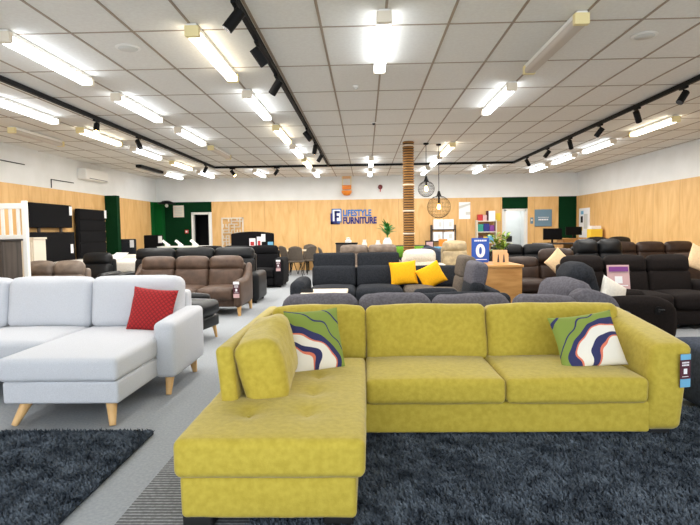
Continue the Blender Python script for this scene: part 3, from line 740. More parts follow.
# small black display cabinet left of the sign
dc = thing('small_cabinet', 'small dark cabinet with a white ornament behind the taupe sofa', 'cabinet', (-.55, 16.2, 0))
obj('carcass', MB().rbox((.62, .4, .96), (0, 0, .52), .01, m=1), 'dark_oak', dc, smooth=False); obj('top_board', MB().rbox((.66, .44, .04), (0, 0, 1.02), .006, m=1), 'black', dc, smooth=False)
for sx in (-.26, .26): obj('foot', MB().box((.05, .3, .04), (sx, 0, .02)), 'black', dc, smooth=False)
orn = obj('ornament', MB().lathe([(.001, 0), (.09, 0), (.10, .05), (.05, .10), (.07, .14), (.001, .16)], n=14), 'white', loc=(-.5, 16.15, 1.04)); tag(orn, 'white ornament on the small dark cabinet', 'ornament')
# palm in white vase behind the taupe sofa
sb = thing('sideboard', 'low white sideboard under the wall sign, carrying vases and a palm', 'cabinet', (.45, 17.0, 0))
obj('carcass', MB().rbox((1.5, .4, .80), (0, 0, .44), .01, m=1), 'offwhite', sb, smooth=False); obj('top_board', MB().rbox((1.56, .44, .03), (0, 0, .855), .006, m=1), 'pale_wood', sb, smooth=False)
for sx in (-.65, .65): obj('foot', MB().box((.05, .3, .05), (sx, 0, .025)), 'black', sb, smooth=False)
pv = thing('palm_plant', 'green palm with tall fronds in a white vase in front of the sign wall', 'plant', (.69, 16.9, .87))
obj('vase', MB().lathe([(.001, 0), (.10, 0), (.15, .1), (.13, .2), (.08, .27), (.09, .30), (.07, .30), (.001, .25)], n=18), 'white', pv)
lf = MB(); rr = random.Random(5)
for i in range(34):
    a = rr.uniform(0, 2*PI); e = rr.uniform(.2, 1.35); b = Vector((rr.uniform(-.03, .03), rr.uniform(-.03, .03), rr.uniform(.34, .66))); l = rr.uniform(.20, .42)
    lf.leafblade(b, b+Vector((math.cos(a)*math.cos(e)*l, math.sin(a)*math.cos(e)*l, math.sin(e)*l)), rr.uniform(.06, .11), droop=.05, n=5)
lf.cyl((0, 0, .2), (0, 0, .66), .02, .02, 8); obj('foliage', lf, 'leaf', pv)
for i, (vx, h_) in enumerate(((-.12, .24), (.30, .22))):
    v_ = obj('vase', MB().lathe([(.001, 0), (.06, 0), (.085, h_*.4), (.05, h_*.8), (.06, h_), (.045, h_), (.001, h_*.9)], n=16), 'white', loc=(vx+.1, 16.95, .87))
    tag(v_, ('small white vase at the left end of the sideboard', 'small white vase close to the palm on the sideboard')[i], 'vase', 'white vases on the sideboard')

# ------------------------------------------------------------------ rattan column and pendants
col = thing('rattan_column', 'woven rattan wrapped column from floor to ceiling', 'column', (.97, 12.1, 0))
pr_ = []
z = 0
while z < CH-.001:
    pr_ += [(.113, z), (.127, z+.02), (.128, z+.035), (.113, min(CH, z+.055))]; z += .0555
obj('weave', MB().lathe([(.113, 0)]+pr_[1:-1]+[(.113, CH)], n=24), 'rope', col)
for zz in (1.30, 1.80, 2.37, 3.22): obj('tie_band', MB().lathe([(.11, 0), (.132, 0), (.132, .03), (.11, .03)], (0, 0, zz), 24), 'pale_wood', col)
def pendant(label, loc, r, drop):
    t = thing('pendant_light', label, 'pendant lamp', loc, 0, 'wire globe pendants')
    obj('canopy', MB().lathe([(.001, 0), (.06, 0), (.06, -.03), (.02, -.045), (.001, -.045)], n=16), 'black', t)
    zc = -drop
    obj('cord', MB().cyl((0, 0, -.04), (0, 0, zc+r+.10), .007, n=6), 'black', t)
    obj('cap', MB().lathe([(.001, .10), (.02, .10), (.045, .02), (.06, -.01), (.001, -.01)], (0, 0, zc+r), 14), 'black', t)
    c = MB()
    for k in range(20):
        a = PI*k/20; c.tube([(r*math.sin(b_)*math.cos(a), r*math.sin(b_)*math.sin(a), zc+r*.96*math.cos(b_)) for b_ in [2*PI*i/28 for i in range(28)]], .0017, 4, True)
    for b_ in (.45, .8, 1.2, 1.57, 1.95, 2.35, 2.7): c.tube([(r*math.sin(b_)*math.cos(a), r*math.sin(b_)*math.sin(a), zc+r*.96*math.cos(b_)) for a in [2*PI*i/24 for i in range(24)]], .0017, 4, True)
    obj('cage', c, 'black', t)
    obj('socket', MB().cyl((0, 0, zc+r), (0, 0, zc+.07), .022, n=10), 'black', t)
    obj('bulb', MB().lathe([(.001, -.055), (.03, -.045), (.042, -.01), (.03, .03), (.018, .06), (.001, .065)], (0, 0, zc), 14), 'bulb', t)
pendant('smaller black wire globe pendant, next to the rattan column', (1.385, 12.33, CH), .185, 1.02)
pendant('larger black wire globe pendant, hanging lower', (1.69, 12.5, CH), .265, 1.42)

# ------------------------------------------------------------------ back wall things
sn = thing('wall_sign', 'shop wall sign with a square emblem and two lines of blue lettering', 'sign', (-.39, BY-.02, 1.6))
e = MB(); e.b2((-.835, -.02, .03), (-.60, 0, .40)); e.b2((-.835, -.02, .03), (-.50, 0, .16)); obj('emblem_block', e, 'navy', sn, smooth=False)
e = MB(); e.b2((-.76, -.028, .14), (-.47, -.02, .56)); obj('emblem_panel', e, 'paper', sn, smooth=False)
e = MB()
for a_ in (((-.79, .545), (-.44, .58)), ((-.62, .09), (-.44, .12)), ((-.475, .09), (-.44, .58)), ((-.79, .42), (-.755, .58))): e.b2((a_[0][0], -.035, a_[0][1]), (a_[1][0], -.022, a_[1][1]))
obj('emblem_outline', e, 'blue', sn, smooth=False)
e = MB()
for (x0, x1, z0, z1) in ((-.69, -.61, .08, .50), (-.69, -.50, .42, .50), (-.69, -.53, .26, .33), (-.835, -.755, .05, .42), (-.835, -.66, .05, .13)): e.b2((x0, -.040, z0), (x1, -.029, z1))
obj('emblem_letter', e, 'navy', sn, smooth=False)
text('lettering', 'LIFESTYLE', .315, (-.395, -.01, .315), 'blue', sn, bold=.010, sx=.74)
text('lettering', 'FURNITURE', .315, (-.395, -.01, .05), 'navy', sn, bold=.014, sx=.73)
# hanging orange fixture high on the white wall
hf = thing('orange_fixture', 'orange bracket and basket fixture high on the white back wall', 'wall fixture', (-.63, BY, 2.6))
obj('top_board', MB().rbox((.34, .06, .20), (0, -.04, .74), .01, m=1), 'card', hf, smooth=False)
for sx in (-.15, .15): obj('side_rail', MB().box((.025, .03, .62), (sx, -.06, .42)), 'cream_cap', hf, smooth=False)
obj('orange_panel', MB().rbox((.32, .10, .15), (0, -.08, .33), .015, m=1), 'orange', hf)
obj('basket', MB().lathe([(.001, 0), (.10, .015), (.17, .09), (.19, .17), (.18, .17), (.001, .15)], (0, -.20, .03), 18), 'orange', hf)
bl = thing('fire_bell', 'small dark red fire bell on the white back wall', 'bell', (.56, BY+.004, 2.93))
obj('gong', MB().lathe([(.001, -.06), (.06, -.055), (.085, -.02), (.085, 0), (.001, 0)], n=16), 'darkred', bl, rot=(R(-90), 0, 0), loc=(0, 0, 0)); obj('striker', MB().box((.03, .03, .10), (0, -.04, -.12)), 'redprint', bl, smooth=False)
po = thing('poster', 'white printed poster on the plywood right of the pendants', 'poster', (3.54, BY-.013, 1.75))
obj('sheet', MB().box((.40, .006, .60), (0, -.003, .30)), 'paper', po, smooth=False); obj('printed_block', MB().prism([(-.2, .36), (.2, .50), (.2, .56), (-.2, .46)], 'y', -.010, -.006).box((.16, .004, .10), (.12, -.008, .20)), 'grey_plastic', po, smooth=False)
yl = tag(obj('yellow_leaflet', MB().box((.17, .006, .28), (0, 0, 0)), 'yellowbox', loc=(4.72, BY-.016, 1.80), smooth=False), 'yellow leaflet pinned beside the book shelf', 'leaflet')
wp = thing('switch_plate', 'pale switch plate on the plywood left of the slate blue panel', 'switch', (5.90, BY-.016, 1.55)); obj('plate', MB().box((.10, .02, .22), (0, -.01, .11)), 'slateblue', wp, smooth=False); obj('switch', MB().box((.04, .02, .06), (0, -.022, .13)), 'white', wp, smooth=False)
ss = thing('blue_panel_sign', 'slate blue square sign with white print on the plywood', 'sign', (6.30, BY-.016, 1.45))
obj('panel', MB().rbox((.60, .04, .60), (0, -.02, .30), .008, m=1), 'slateblue', ss, smooth=False); pm = MB()
for j in range(9): pm.box((.030, .004, .022), (-.17+j*.042, -.042, .32))
for j in range(6): pm.box((.045, .004, .05), (-.15+j*.058, -.042, .24))
obj('printed_line', pm, 'paper', ss, smooth=False)
ex = thing('fire_alarm', 'small red call point on the green wall left of the dark doorway', 'alarm', (-6.42, BY-.01, 1.44)); obj('case', MB().rbox((.12, .05, .12), (0, -.025, 0), .01, m=1), 'redprint', ex); obj('face', MB().box((.06, .01, .06), (0, -.053, 0)), 'paper', ex, smooth=False)
vt = thing('wall_vent', 'square white louvred vent on the green wall', 'vent', (-6.69, BY-.02, 2.17)); obj('frame', MB().rbox((.38, .04, .42), (0, -.02, 0), .01, m=1), 'offwhite', vt, smooth=False)
sl = MB()
for k in range(6): sl.box((.28, .02, .022), (0, -.045, -.14+k*.056), (R(30), 0, 0))
obj('louvre', sl, 'grey_plastic', vt, smooth=False)
fr = thing('fretwork_screen', 'white fretwork screen leaning on the plywood wall', 'screen', (-4.75, BY-.05, .80))
fm = MB(); W_, H_ = .80, 1.12
for a_, b_ in (((-W_/2, 0), (W_/2, .045)), ((-W_/2, H_-.045), (W_/2, H_)), ((-W_/2, 0), (-W_/2+.045, H_)), ((W_/2-.045, 0), (W_/2, H_))): fm.b2((a_[0], -.03, a_[1]), (b_[0], 0, b_[1]))
obj('frame', fm, 'offwhite', fr, smooth=False)
fm = MB(); rr = random.Random(11); nx, nz = 7, 10; dx, dz = (W_-.09)/nx, (H_-.09)/nz
for i in range(nx):
    for j in range(nz):
        x_, z_ = -W_/2+.045+dx*i, .045+dz*j
        if rr.random() < .55: fm.b2((x_, -.025, z_), (x_+dx+.03, -.005, z_+.036))
        if rr.random() < .55: fm.b2((x_, -.025, z_), (x_+.036, -.005, z_+dz+.03))
obj('lattice', fm, 'offwhite', fr, smooth=False)
lst = thing('screen_stand', 'low pale timber stand under the fretwork screen', 'stand', (-4.75, BY-.2, 0)); obj('top_board', MB().box((.9, .36, .04), (0, 0, .78)), 'pale_wood', lst, smooth=False)
for sx in (-.38, .38): obj('leg', MB().box((.05, .3, .76), (sx, 0, .38)), 'pale_wood', lst, smooth=False)
# black shaded lamp high in the green corner
lp = thing('corner_lamp', 'flat black shaded lamp in the green left corner', 'lamp', (-6.95, 19.0, 2.42))
obj('shade', MB().lathe([(.001, .12), (.10, .11), (.30, .02), (.31, 0), (.001, .0)], n=24), 'black', lp); obj('bulb', MB().lathe([(.001, -.13), (.05, -.10), (.06, -.05), (.03, 0), (.001, .0)], n=14), 'white', lp)
obj('bracket', MB().cyl((0, 0, .10), (-.22, .2, .10), .02, n=8), 'black', lp)

# white-box rack
rk = thing('metal_rack', 'dark metal rack holding white boxes right of the rattan column', 'rack', (2.72, 19.1, 0))
for sx in (-.40, .40):
    for sy in (-.18, .18): obj('post', MB().box((.04, .04, 1.55), (sx, sy, .775)), 'dark_oak', rk, smooth=False)
for z_ in (.45, .98, 1.38): obj('shelf', MB().box((.84, .40, .04), (0, 0, z_)), 'dark_oak', rk, smooth=False)
def wbox(lab, x, z, w_, h_):
    t = thing('white_box', lab, 'box', (x, 19.08, z), 0, 'white boxes on the metal rack')
    obj('carton', MB().rbox((w_, .30, h_), (0, 0, h_/2), .006, m=1), 'paper', t, smooth=False)
    obj('printed_label', MB().box((w_*.3, .006, h_*.5), (w_*.15, -.153, h_*.5)), 'grey_plastic', t, smooth=False)
wbox('white carton on the left of the top shelf of the rack', 2.55, 1.40, .33, .34); wbox('white carton on the right of the top shelf of the rack', 2.90, 1.40, .33, .34)
wbox('white carton on the left of the middle shelf of the rack', 2.52, 1.00, .32, .31); wbox('white carton on the right of the middle shelf of the rack', 2.90, 1.00, .36, .31)
# desk in front of it
dk = thing('small_desk', 'dark desk with papers and a screen in front of the metal rack', 'desk', (2.15, 16.6, 0)); obj('top_board', MB().box((1.1, .55, .04), (0, 0, .80)), 'black', dk, smooth=False)
for sx in (-.5, .5): obj('leg', MB().box((.05, .5, .78), (sx, 0, .39)), 'black', dk, smooth=False)
tv = thing('photo_frame', 'small framed picture on the dark desk', 'frame', (1.95, 16.55, .82)); obj('frame', MB().box((.26, .03, .24), (0, 0, .12)), 'black', tv, smooth=False); obj('picture', MB().box((.20, .01, .17), (0, -.018, .12)), 'pink', tv, smooth=False)
ob_ = obj('orange_box', MB().rbox((.24, .2, .28), (0, 0, .14), .006, m=1), 'orange', loc=(2.36, 16.6, .82), smooth=False); tag(ob_, 'orange box on the dark desk', 'box')
pb = obj('paper_stack', MB().rbox((.26, .2, .06), (0, 0, .03), .004, m=1), 'skyprint', loc=(2.2, 16.42, .82), smooth=False); tag(pb, 'stack of pale blue papers on the dark desk', 'papers')
# book shelf
bsf = thing('book_shelf', 'narrow white shelf unit of colourful boxes beside the bright doorway', 'shelf', (4.24, 19.25, 0))
for sx in (-.33, .33): obj('side_panel', MB().box((.03, .34, 1.70), (sx, 0, .85)), 'offwhite', bsf, smooth=False)
for z_ in (.50, .90, 1.28, 1.66): obj('shelf', MB().box((.66, .34, .03), (0, 0, z_)), 'offwhite', bsf, smooth=False)
cols = ['redprint', 'pink', 'teal', 'purple', 'navy', 'maroon', 'yellowbox', 'paper', 'skyprint']
nm = dict(redprint='red', pink='pink', teal='teal', purple='purple', navy='navy', maroon='maroon', yellowbox='yellow', paper='white', skyprint='pale blue')
bx_rows = [(1.675, 'top', [('redprint', .16, .22), ('pink', .13, .2), ('maroon', .05, .34), ('paper', .22, .34)]), (1.295, 'second', [('teal', .18, .26), ('navy', .20, .28), ('purple', .16, .22)]), (.915, 'third', [('maroon', .18, .24), ('yellowbox', .14, .2), ('skyprint', .2, .25)])]
for z_, rn, its in bx_rows:
    x_ = -.30
    for c_, w_, h_ in its:
        t_ = obj('product_box', MB().rbox((w_, .22, h_), (0, 0, h_/2), .004, m=1), c_, loc=(4.24+x_+w_/2, 19.22, z_), smooth=False)
        tag(t_, f'{nm[c_]} product box on the {rn} shelf of the narrow shelf unit', 'box', 'product boxes on the shelf unit'); x_ += w_+.01
# front counter at the right back
cn = thing('reception_counter', 'timber reception counter at the right rear corner', 'counter', (6.76, 17.3, 0))
obj('front_panel', MB().box((1.3, .08, 1.02), (0, -.3, .51)), 'oak', cn, smooth=False); obj('worktop', MB().box((1.4, .75, .04), (0, 0, 1.04)), 'oak', cn, smooth=False)
for sx in (-.6, .6): obj('side_panel', MB().box((.06, .6, 1.0), (sx, 0, .51)), 'oak', cn, smooth=False)
d2 = thing('office_desk', 'dark office desk with a monitor below the slate blue sign', 'desk', (5.8, 16.6, 0)); obj('top_board', MB().box((1.3, .7, .04), (0, 0, .92)), 'dark_oak', d2, smooth=False)
for sx in (-.6, .6): obj('side_panel', MB().box((.04, .65, .9), (sx, 0, .45)), 'dark_oak', d2, smooth=False)
def monitor(lab, loc, w_, h_):
    t = thing('computer_monitor', lab, 'monitor', loc, 0, 'black monitors')
    obj('screen', MB().rbox((w_, .04, h_), (0, 0, .10+h_/2), .008, m=1), 'screen', t, smooth=False); obj('stand', MB().box((.05, .04, .14), (0, .03, .07)), 'black', t, smooth=False); obj('base', MB().box((.22, .16, .015), (0, .02, .0075)), 'black', t, smooth=False)
monitor('black monitor on the dark office desk', (5.62, 16.5, .94), .56, .34)
monitor('black monitor on the timber counter in front of the green panel', (6.55, 17.3, 1.06), .50, .26)
nb = thing('notice_board', 'white notice board with pinned sheets on the right wall by the counter', 'notice board', (WX-.01, 18.8, 1.05)); obj('board', MB().box((.03, .86, 1.0), (-.015, 0, .5)), 'paper', nb, smooth=False)
for (y_, z_, c_, w_, h_) in ((.18, .62, 'black', .18, .22), (.2, .3, 'yellowbox', .16, .12), (-.15, .55, 'grey_plastic', .3, .5), (.15, .85, 'skyprint', .2, .12)): obj('pinned_sheet', MB().box((.008, w_, h_), (-.034, y_, z_)), c_, nb, smooth=False)
yb = obj('yellow_carton', MB().rbox((.36, .3, .28), (0, 0, .14), .006, m=1), 'yellowbox', loc=(7.2, 17.3, 1.06), smooth=False); tag(yb, 'yellow carton on the timber counter', 'box')
wb = obj('paper_tray', MB().rbox((.30, .24, .10), (0, 0, .05), .01, m=1), 'paper', loc=(7.2, 17.3, 1.34), smooth=False); tag(wb, 'white paper tray on the yellow carton', 'tray')
prn = thing('printer', 'dark printer on a white pedestal inside the bright doorway', 'printer', (5.2, BY+.9, 0)); obj('pedestal', MB().box((.45, .45, .9), (0, 0, .45)), 'white', prn, smooth=False); obj('body', MB().rbox((.42, .4, .22), (0, 0, 1.01), .02, m=1), 'metal', prn)

# ------------------------------------------------------------------ left side: beds and headboards
def headboard(label, loc, rz, w_, h_, mat='black_cloth', legs=(), arch=0, ch=0, tagp=None):
    t = thing('headboard', label, 'headboard', loc, rz, 'bed headboards')
    def f(w): return (w.x, w.y, w.z+(arch*(1-(w.x/(w_/2))**2) if w.z > 0 else 0))
    obj('panel', MB().rbox((w_, .10, h_), (0, 0, h_/2), .03, m=8, fn=f), mat, t)
    for k in range(ch): obj('channel', MB().rbox((w_*.96, .03, h_/ch*.9), (0, -.055, h_*(k+.5)/ch), .014, m=2), mat, t)
    for sx in legs: obj('leg', MB().box((.07, .04, loc[2]), (sx, .02, -loc[2]/2)), 'dark_oak', t, smooth=False)
    if tagp: obj('label_card', MB().box((.12, .006, .22), (tagp[0], -.075, tagp[1])), 'paper', t, smooth=False)
    return t
rzL = R(90)   # facing into the room from the left wall
headboard('wide black headboard raised on brown legs, upper of the two by the white drawers', (-7.38, 12.62, 1.56), rzL, 1.75, .56, legs=(-.45, .45), tagp=(.75, .42))
headboard('black headboard standing below the raised one on the left wall', (-7.30, 12.50, 0), rzL, 1.85, 1.46, tagp=(.72, 1.05))
headboard('tall black channelled headboard next to the green pilaster', (-7.38, 14.50, 0), rzL, 1.45, 2.06, ch=7, tagp=(.68, 1.95))
headboard('dark slate headboard with white tag beside the green pilaster', (-7.02, 15.95, 0), R(0), .46, 1.24, mat='char', tagp=(.14, 1.10))
headboard('square black headboard in front of the green corner', (-6.75, 17.2, 0), R(0), .60, 1.34, tagp=(.24, 1.2))
headboard('arched black headboard with a white card in front of the fretwork screen', (-3.30, 15.9, 0), R(0), 1.26, 1.35, arch=.06, tagp=(.33, 1.22))
def bed(label, loc, rz, L_=1.95, W_=1.5, top=.72):
    t = thing('bed', label, 'bed', loc, rz, 'display beds')
    obj('base', MB().rbox((W_, L_, top-.30), (0, 0, (top-.30)/2+.04), .03, m=2), 'black_cloth', t); obj('mattress', MB().rbox((W_-.02, L_-.02, .27), (0, 0, top-.13), .06, puff=(0, 0, .02), m=4), 'mattress', t)
    for sx in (-1, 1):
        for sy in (-1, 1): obj('foot', MB().cyl((sx*(W_/2-.1), sy*(L_/2-.1), .06), (sx*(W_/2-.1), sy*(L_/2-.1), 0), .03, n=8), 'black_foot', t)
    return t
bed('bed with pale mattress on a black base below the raised headboard', (-6.10, 12.9, 0), rzL, 2.0, 1.7, .78)
bed('bed with pale mattress on a black base in front of the tall channelled headboard', (-6.30, 14.78, 0), rzL, 2.0, 1.45, .80)
pcard = obj('price_card', MB().box((.40, .30, .01), (0, 0, 0)), 'paper', loc=(-5.6, 11.98, .98), rot=(R(30), 0, R(-25)), smooth=False)
pcard.location = (-5.75, 12.5, .88); tag(pcard, 'large white price card lying on the nearest bed by the left wall', 'card')
cdw = thing('chest_of_drawers', 'cream chest of drawers by the left wall', 'drawers', (-6.93, 10.95, 0))
obj('carcass', MB().rbox((.56, .42, 1.28), (0, 0, .68), .008, m=1), 'offwhite', cdw, smooth=False); obj('top_board', MB().rbox((.60, .46, .04), (0, 0, 1.33), .006, m=1), 'offwhite', cdw, smooth=False); obj('plinth', MB().box((.52, .38, .05), (0, 0, .025)), 'offwhite', cdw, smooth=False)
for k in range(4):
    dr = obj('drawer', MB().rbox((.50, .02, .28), (0, 0, 0), .006, m=1), 'offwhite', cdw, loc=(0, -.215, .22+k*.295), smooth=False); obj('knob', MB().lathe([(.001, 0), (.016, 0), (.018, .014), (.001, .018)], n=10), 'dark_oak', dr, loc=(0, -.01, 0), rot=(R(90), 0, 0))
tb_ = thing('oak_tallboy', 'dark grey oak tallboy cut by the left edge', 'cabinet', (-5.74, 8.2, 0))
obj('carcass', MB().rbox((.66, .45, 1.26), (0, 0, .68), .006, m=1), 'dark_oak', tb_, smooth=False); obj('top_board', MB().rbox((.70, .49, .03), (0, 0, 1.325), .004, m=1), 'metal', tb_, smooth=False); obj('plinth', MB().box((.6, .4, .05), (0, 0, .025)), 'dark_oak', tb_, smooth=False)
obj('door', MB().rbox((.31, .016, 1.16), (-.16, -.23, .68), .004, m=1), 'dark_oak', tb_, smooth=False); obj('door', MB().rbox((.31, .016, 1.16), (.16, -.23, .68), .004, m=1), 'dark_oak', tb_, smooth=False)
sbh = thing('slatted_bedhead', 'white slatted bed end standing behind the grey oak tallboy', 'bed end', (-5.74, 8.50, 0))
for sx in (-.36, .36): obj('post', MB().rbox((.07, .07, 1.94), (sx, 0, .97), .006, m=1), 'white', sbh, smooth=False)
for z_ in (1.86, 1.36, .5): obj('rail', MB().rbox((.68, .04, .09), (0, 0, z_), .005, m=1), 'white', sbh, smooth=False)
for k in range(5): obj('slat', MB().rbox((.055, .02, .46), (-.25+k*.125, 0, 1.60), .004, m=1), 'white', sbh, smooth=False)
sofa('taupe leather recliner half hidden behind the pale grey sofa backs', (-5.46, 9.14, 0), R(-4), 2, .54, 'taupe', D=.95, bh=.92, aw=.14, ah=.6, hp=.05, arms=(0, 1))
sofa('black leather recliner armchair left of the brown leather sofa', (-5.56, 10.9, 0), 0, 1, .60, 'black_leather', D=.95, bh=1.0, aw=.15, ah=.62, cat='armchair', name='recliner_chair')
wt = thing('display_table', 'long white display table with price cards behind the black leather sofa', 'table', (-5.45, 16.35, 0)); obj('tabletop', MB().box((1.5, .6, .04), (0, 0, .98)), 'white', wt, smooth=False)
for sx in (-.7, .7): obj('leg', MB().box((.05, .5, .96), (sx, 0, .48)), 'white', wt, smooth=False)
for k, px_ in enumerate((-5.05, -4.92+.22, -4.36)):
    pass
for k, px_ in enumerate((-6.02, -5.62, -5.16)):
    t_ = thing('price_card', ('tilted white price card at the left of the display table', 'tilted white price card in the middle of the display table', 'tilted white price card at the right of the display table')[k], 'card', (px_, 16.3, 1.0), 0, 'tilted price cards')
    obj('card', MB().box((.28, .012, .075), (0, 0, .09), (R(-20), R(38), 0)), 'paper', t_, smooth=False); obj('foot', MB().box((.06, .06, .07), (0, 0, .035)), 'white', t_, smooth=False)
# brochures on top of the black fabric sofa
for k, (bx, c_, lab, w_, h_) in enumerate(((-2.98, 'paper', 'white and red brochure on the black fabric sofa, left of the pair', .16, .20), (-2.80, 'paper', 'white and red brochure on the black fabric sofa, right of the pair', .12, .24), (-2.50, 'skyprint', 'blue leaflet on the black fabric sofa headrest', .14, .10))):
    t_ = thing('brochure', lab, 'brochure', (bx, 14.32, 1.03), 0, 'brochures on the black fabric sofa')
    obj('card', MB().box((w_, .02, h_), (0, 0, h_/2)), c_, t_, smooth=False)
    if k < 2: obj('printed_block', MB().box((w_*.6, .006, h_*.5), (0, -.012, h_*.3)), 'redprint', t_, smooth=False)
# air conditioner
ac = thing('air_conditioner', 'white split air conditioner on the upper left wall', 'air conditioner', (-WX-.005, 14.75, 2.84))
obj('case', MB().rbox((.24, 1.25, .30), (.12, 0, .15), .03, m=2), 'white', ac); obj('louvre', MB().box((.06, 1.0, .03), (.215, .05, .03), (0, R(-35), 0)), 'metal', ac, smooth=False)

# ------------------------------------------------------------------ ceiling fittings
def batten(kind, label, loc, L_=1.6):
    t = thing('fluorescent_batten', label, 'ceiling light', loc, 0, 'fluorescent battens')
    mat = {'lit': 'tube', 'warm': 'tubewarm', 'off': 'tubeoff'}[kind]
    obj('housing', MB().rbox((.10, L_, .045), (0, 0, -.0225), .008, m=1), 'white', t, smooth=False)
    obj('diffuser', MB().rbox((.125, L_-.10, .07), (0, 0, -.080), .025, m=1), mat, t)
    for s_ in (-1, 1): obj('end_cap', MB().rbox((.135, .06, .10), (0, s_*(L_/2-.025), -.068), .008, m=1), 'cream_cap' if kind != 'lit' else 'offwhite', t, smooth=False)
    return t
protos = {}
rows = [(-6.22, 'outermost left', {10.35: 'off', 17.7: 'lit'}),
        (-5.06, 'second left', {6.3: 'lit', 8.15: 'lit', 10.47: 'warm', 12.7: 'lit', 15.1: 'warm', 17.4: 'lit'}),
        (-3.36, 'third left', {3.6: 'lit', 5.9: 'lit', 8.2: 'lit', 10.65: 'lit', 12.75: 'off', 17.5: 'lit'}),
        (-1.57, 'inner left', {5.87: 'warm', 8.2: 'lit', 10.6: 'warm', 12.85: 'lit', 15.07: 'warm', 17.7: 'lit'}),
        (.19, 'centre', {5.65: 'lit', 15.07: 'lit', 17.8: 'lit'}),
        (1.95, 'inner right', {5.8: 'off', 8.1: 'lit', 12.95: 'warm', 15.07: 'lit', 17.6: 'lit'}),
        (3.62, 'second right', {17.4: 'lit'}),
        (5.42, 'outer right', {3.6: 'lit', 10.5: 'warm', 12.9: 'lit', 15.1: 'lit', 17.2: 'lit'})]
for X_, rn, d in rows:
    for k, (Y_, kind) in enumerate(sorted(d.items())):
        lab = f"{'unlit' if kind == 'off' else 'lit'} fluorescent batten, {ORD[k]} from the front in the {rn} ceiling row"
        loc = (X_, Y_, CH-.006)
        if kind not in protos: protos[kind] = batten(kind, lab, loc)
        else: dup(protos[kind], loc, 0, lab)
bf = thing('black_batten', 'black linear ceiling fitting near the air conditioner', 'ceiling light', (-6.3, 16.0, CH-.006)); obj('housing', MB().rbox((.16, 1.7, .08), (0, 0, -.04), .01, m=1), 'black', bf, smooth=False); obj('diffuser', MB().box((.10, 1.5, .01), (0, 0, -.083)), 'metal', bf, smooth=False)
# black lighting track
TZ = CH-.030
tr = thing('lighting_track', 'black rectangular lighting track with a centre run on the ceiling', 'lighting track', (0, 10, TZ))
def run(p0, p1):
    lo = [min(p0[0], p1[0])-.023, min(p0[1], p1[1])-.023, -.035]; hi = [max(p0[0], p1[0])+.023, max(p0[1], p1[1])+.023, .024]
    obj('rail', MB().b2((lo[0], lo[1]-10, lo[2]), (hi[0], hi[1]-10, hi[2])), 'black', tr, smooth=False)
run((-4.37, 4.0), (-4.37, 15.93)); run((-4.37, 15.93), (4.30, 15.93)); run((4.30, 15.93), (4.30, 4.0)); run((-1.035, 3.5), (-1.035, 15.93))
def spot(label, loc, rot, lit=False):
    t = thing('track_spotlight', label, 'spotlight', loc, rot, 'track spotlights')
    obj('adapter', MB().rbox((.04, .17, .04), (0, 0, -.015), .006, m=1), 'black', t)
    obj('stem', MB().cyl((0, 0, -.02), (0, 0, -.10), .012, n=8), 'black', t)
    b = obj('barrel', MB().cyl((0, -.07, 0), (0, .115, 0), .047, .047, 18), 'black', t, loc=(0, 0, -.125), rot=(R(-48), 0, 0))
    obj('lens', MB().cyl((0, .113, 0), (0, .119, 0), .040, .040, 16), 'spotlit' if lit else 'lens', b)
    return t
sp0 = None; sp1 = None
TS = TZ-.03
CX = -1.035
spots = [('centre', [(CX, 4.52, 100, 0), (CX, 5.45, -60, 0), (CX, 6.6, 70, 0), (CX, 10.0, -90, 0), (CX, 11.6, 20, 1), (CX, 13.0, 60, 0)]),
         ('left', [(-4.37, 8.9, 200, 1), (-4.37, 10.55, 230, 0), (-4.37, 15.0, 60, 0)]),
         ('rear', [(-3.85, 15.93, 180, 1), (-2.55, 15.93, 30, 0), (1.35, 15.93, 20, 0)]),
         ('right', [(4.30, 7.55, 110, 0), (4.30, 8.8, -50, 0), (4.30, 10.15, 60, 0), (4.30, 11.6, -40, 0), (4.30, 13.0, 80, 0), (4.30, 14.6, -60, 0)])]
for rn, L_ in spots:
    for k, (x_, y_, a_, lit) in enumerate(L_):
        lab = f"{'glowing ' if lit else ''}black spotlight, {ORD[k]} {'from the left' if rn == 'rear' else 'from the front'} on the {rn} run of the lighting track"
        rz_ = R(90) if rn == 'rear' else 0
        src = sp1 if lit else sp0
        if src is None:
            o_ = spot(lab, (x_, y_, TS), rz_, lit)
            if lit: sp1 = o_
            else: sp0 = o_
        else: o_ = dup(src, (x_, y_, TS), rz_, lab)
        for c_ in o_.children:
            if c_.name.startswith('barrel'): c_.rotation_euler = (R(-52), 0, R(a_))
for k, (x_, y_) in enumerate(((-2.43, 5.69), (2.84, 5.69))):
    t_ = thing('ceiling_speaker', ('round white ceiling speaker left of the centre track', 'round white ceiling speaker on the right side of the ceiling')[k], 'speaker', (x_, y_, CH-.004), 0, 'round ceiling speakers')
    obj('rim', MB().lathe([(.001, 0), (.125, 0), (.125, -.006), (.10, -.012), (.001, -.012)], n=28), 'white', t_); obj('grille', MB().lathe([(.001, -.012), (.098, -.012), (.09, -.018), (.001, -.018)], n=28), 'grey_plastic', t_)
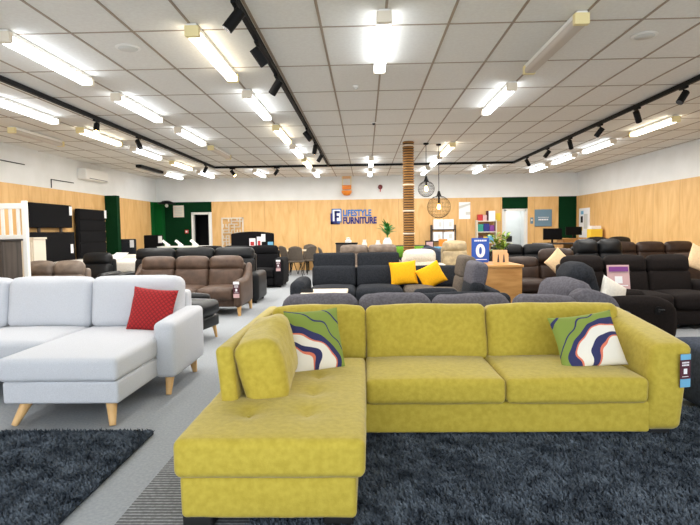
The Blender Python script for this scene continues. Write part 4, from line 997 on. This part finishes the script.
for k, (x_, y_) in enumerate(((-.10, 7.38), (.18, 9.85))):
    t_ = thing('smoke_detector', ('small white detector on the ceiling, nearer of two by the centre line', 'small detector on the ceiling, farther of two by the centre line')[k], 'detector', (x_, y_, CH-.005), 0, 'ceiling detectors')
    obj('base', MB().lathe([(.001, 0), (.05, 0), (.045, -.02), (.001, -.02)], n=18), 'white', t_); obj('sensor', MB().lathe([(.001, -.02), (.03, -.02), (.022, -.045), (.001, -.05)], n=14), 'grey_plastic' if k == 0 else 'metal', t_)

# ------------------------------------------------------------------ lights and world
def area(name, loc, size, energy, color=(1, 1, 1), rot=(0, 0, 0)):
    l = bpy.data.lights.new(name, 'AREA'); l.shape = 'RECTANGLE'; l.size = size[0]; l.size_y = size[1]; l.energy = energy; l.color = color
    o = bpy.data.objects.new(name, l); C.objects.link(o); o.location = loc; o.rotation_euler = rot; return o
area('backroom_lamp', (5.3, BY+1.0, 2.75), (.6, .6), 14, (.9, .96, 1))
for X_, en in ((-5.06, 1), (-3.36, 1), (-1.57, 1), (.19, .8), (1.95, 1), (3.62, .8), (5.42, 1)):
    area('added_row_light', (X_, 11.6, CH-.15), (.12, 13.5), 108*en, (1, .965, .91))  # added unseen strip per row, brightening the room without halos round the tubes
wd = bpy.data.worlds.new('World'); bpy.context.scene.world = wd; wd.use_nodes = True
bg = wd.node_tree.nodes['Background']; bg.inputs[0].default_value = (.86, .93, 1, 1); bg.inputs[1].default_value = 1.95

# ------------------------------------------------------------------ camera
cam = bpy.data.cameras.new('Camera'); co_ = bpy.data.objects.new('Camera', cam); C.objects.link(co_)
right = Vector((0.9995249, 0.02750602, -0.01390673)); down = Vector((-0.012262, -0.0590857, -0.9981776)); fwd = Vector((-0.02827758, 0.99787389, -0.05872035))
m3 = Matrix((right, -down, -fwd)).transposed()
co_.matrix_world = Matrix.Translation((0, 0, 1.40)) @ m3.to_4x4()
cam.sensor_width = 36; cam.lens = 544.119*36/700; cam.clip_start = .05; cam.clip_end = 100
bpy.context.scene.camera = co_
sc = bpy.context.scene
sc.view_settings.view_transform = 'Standard'; sc.view_settings.look = 'None'
sc.view_settings.exposure = 0.82
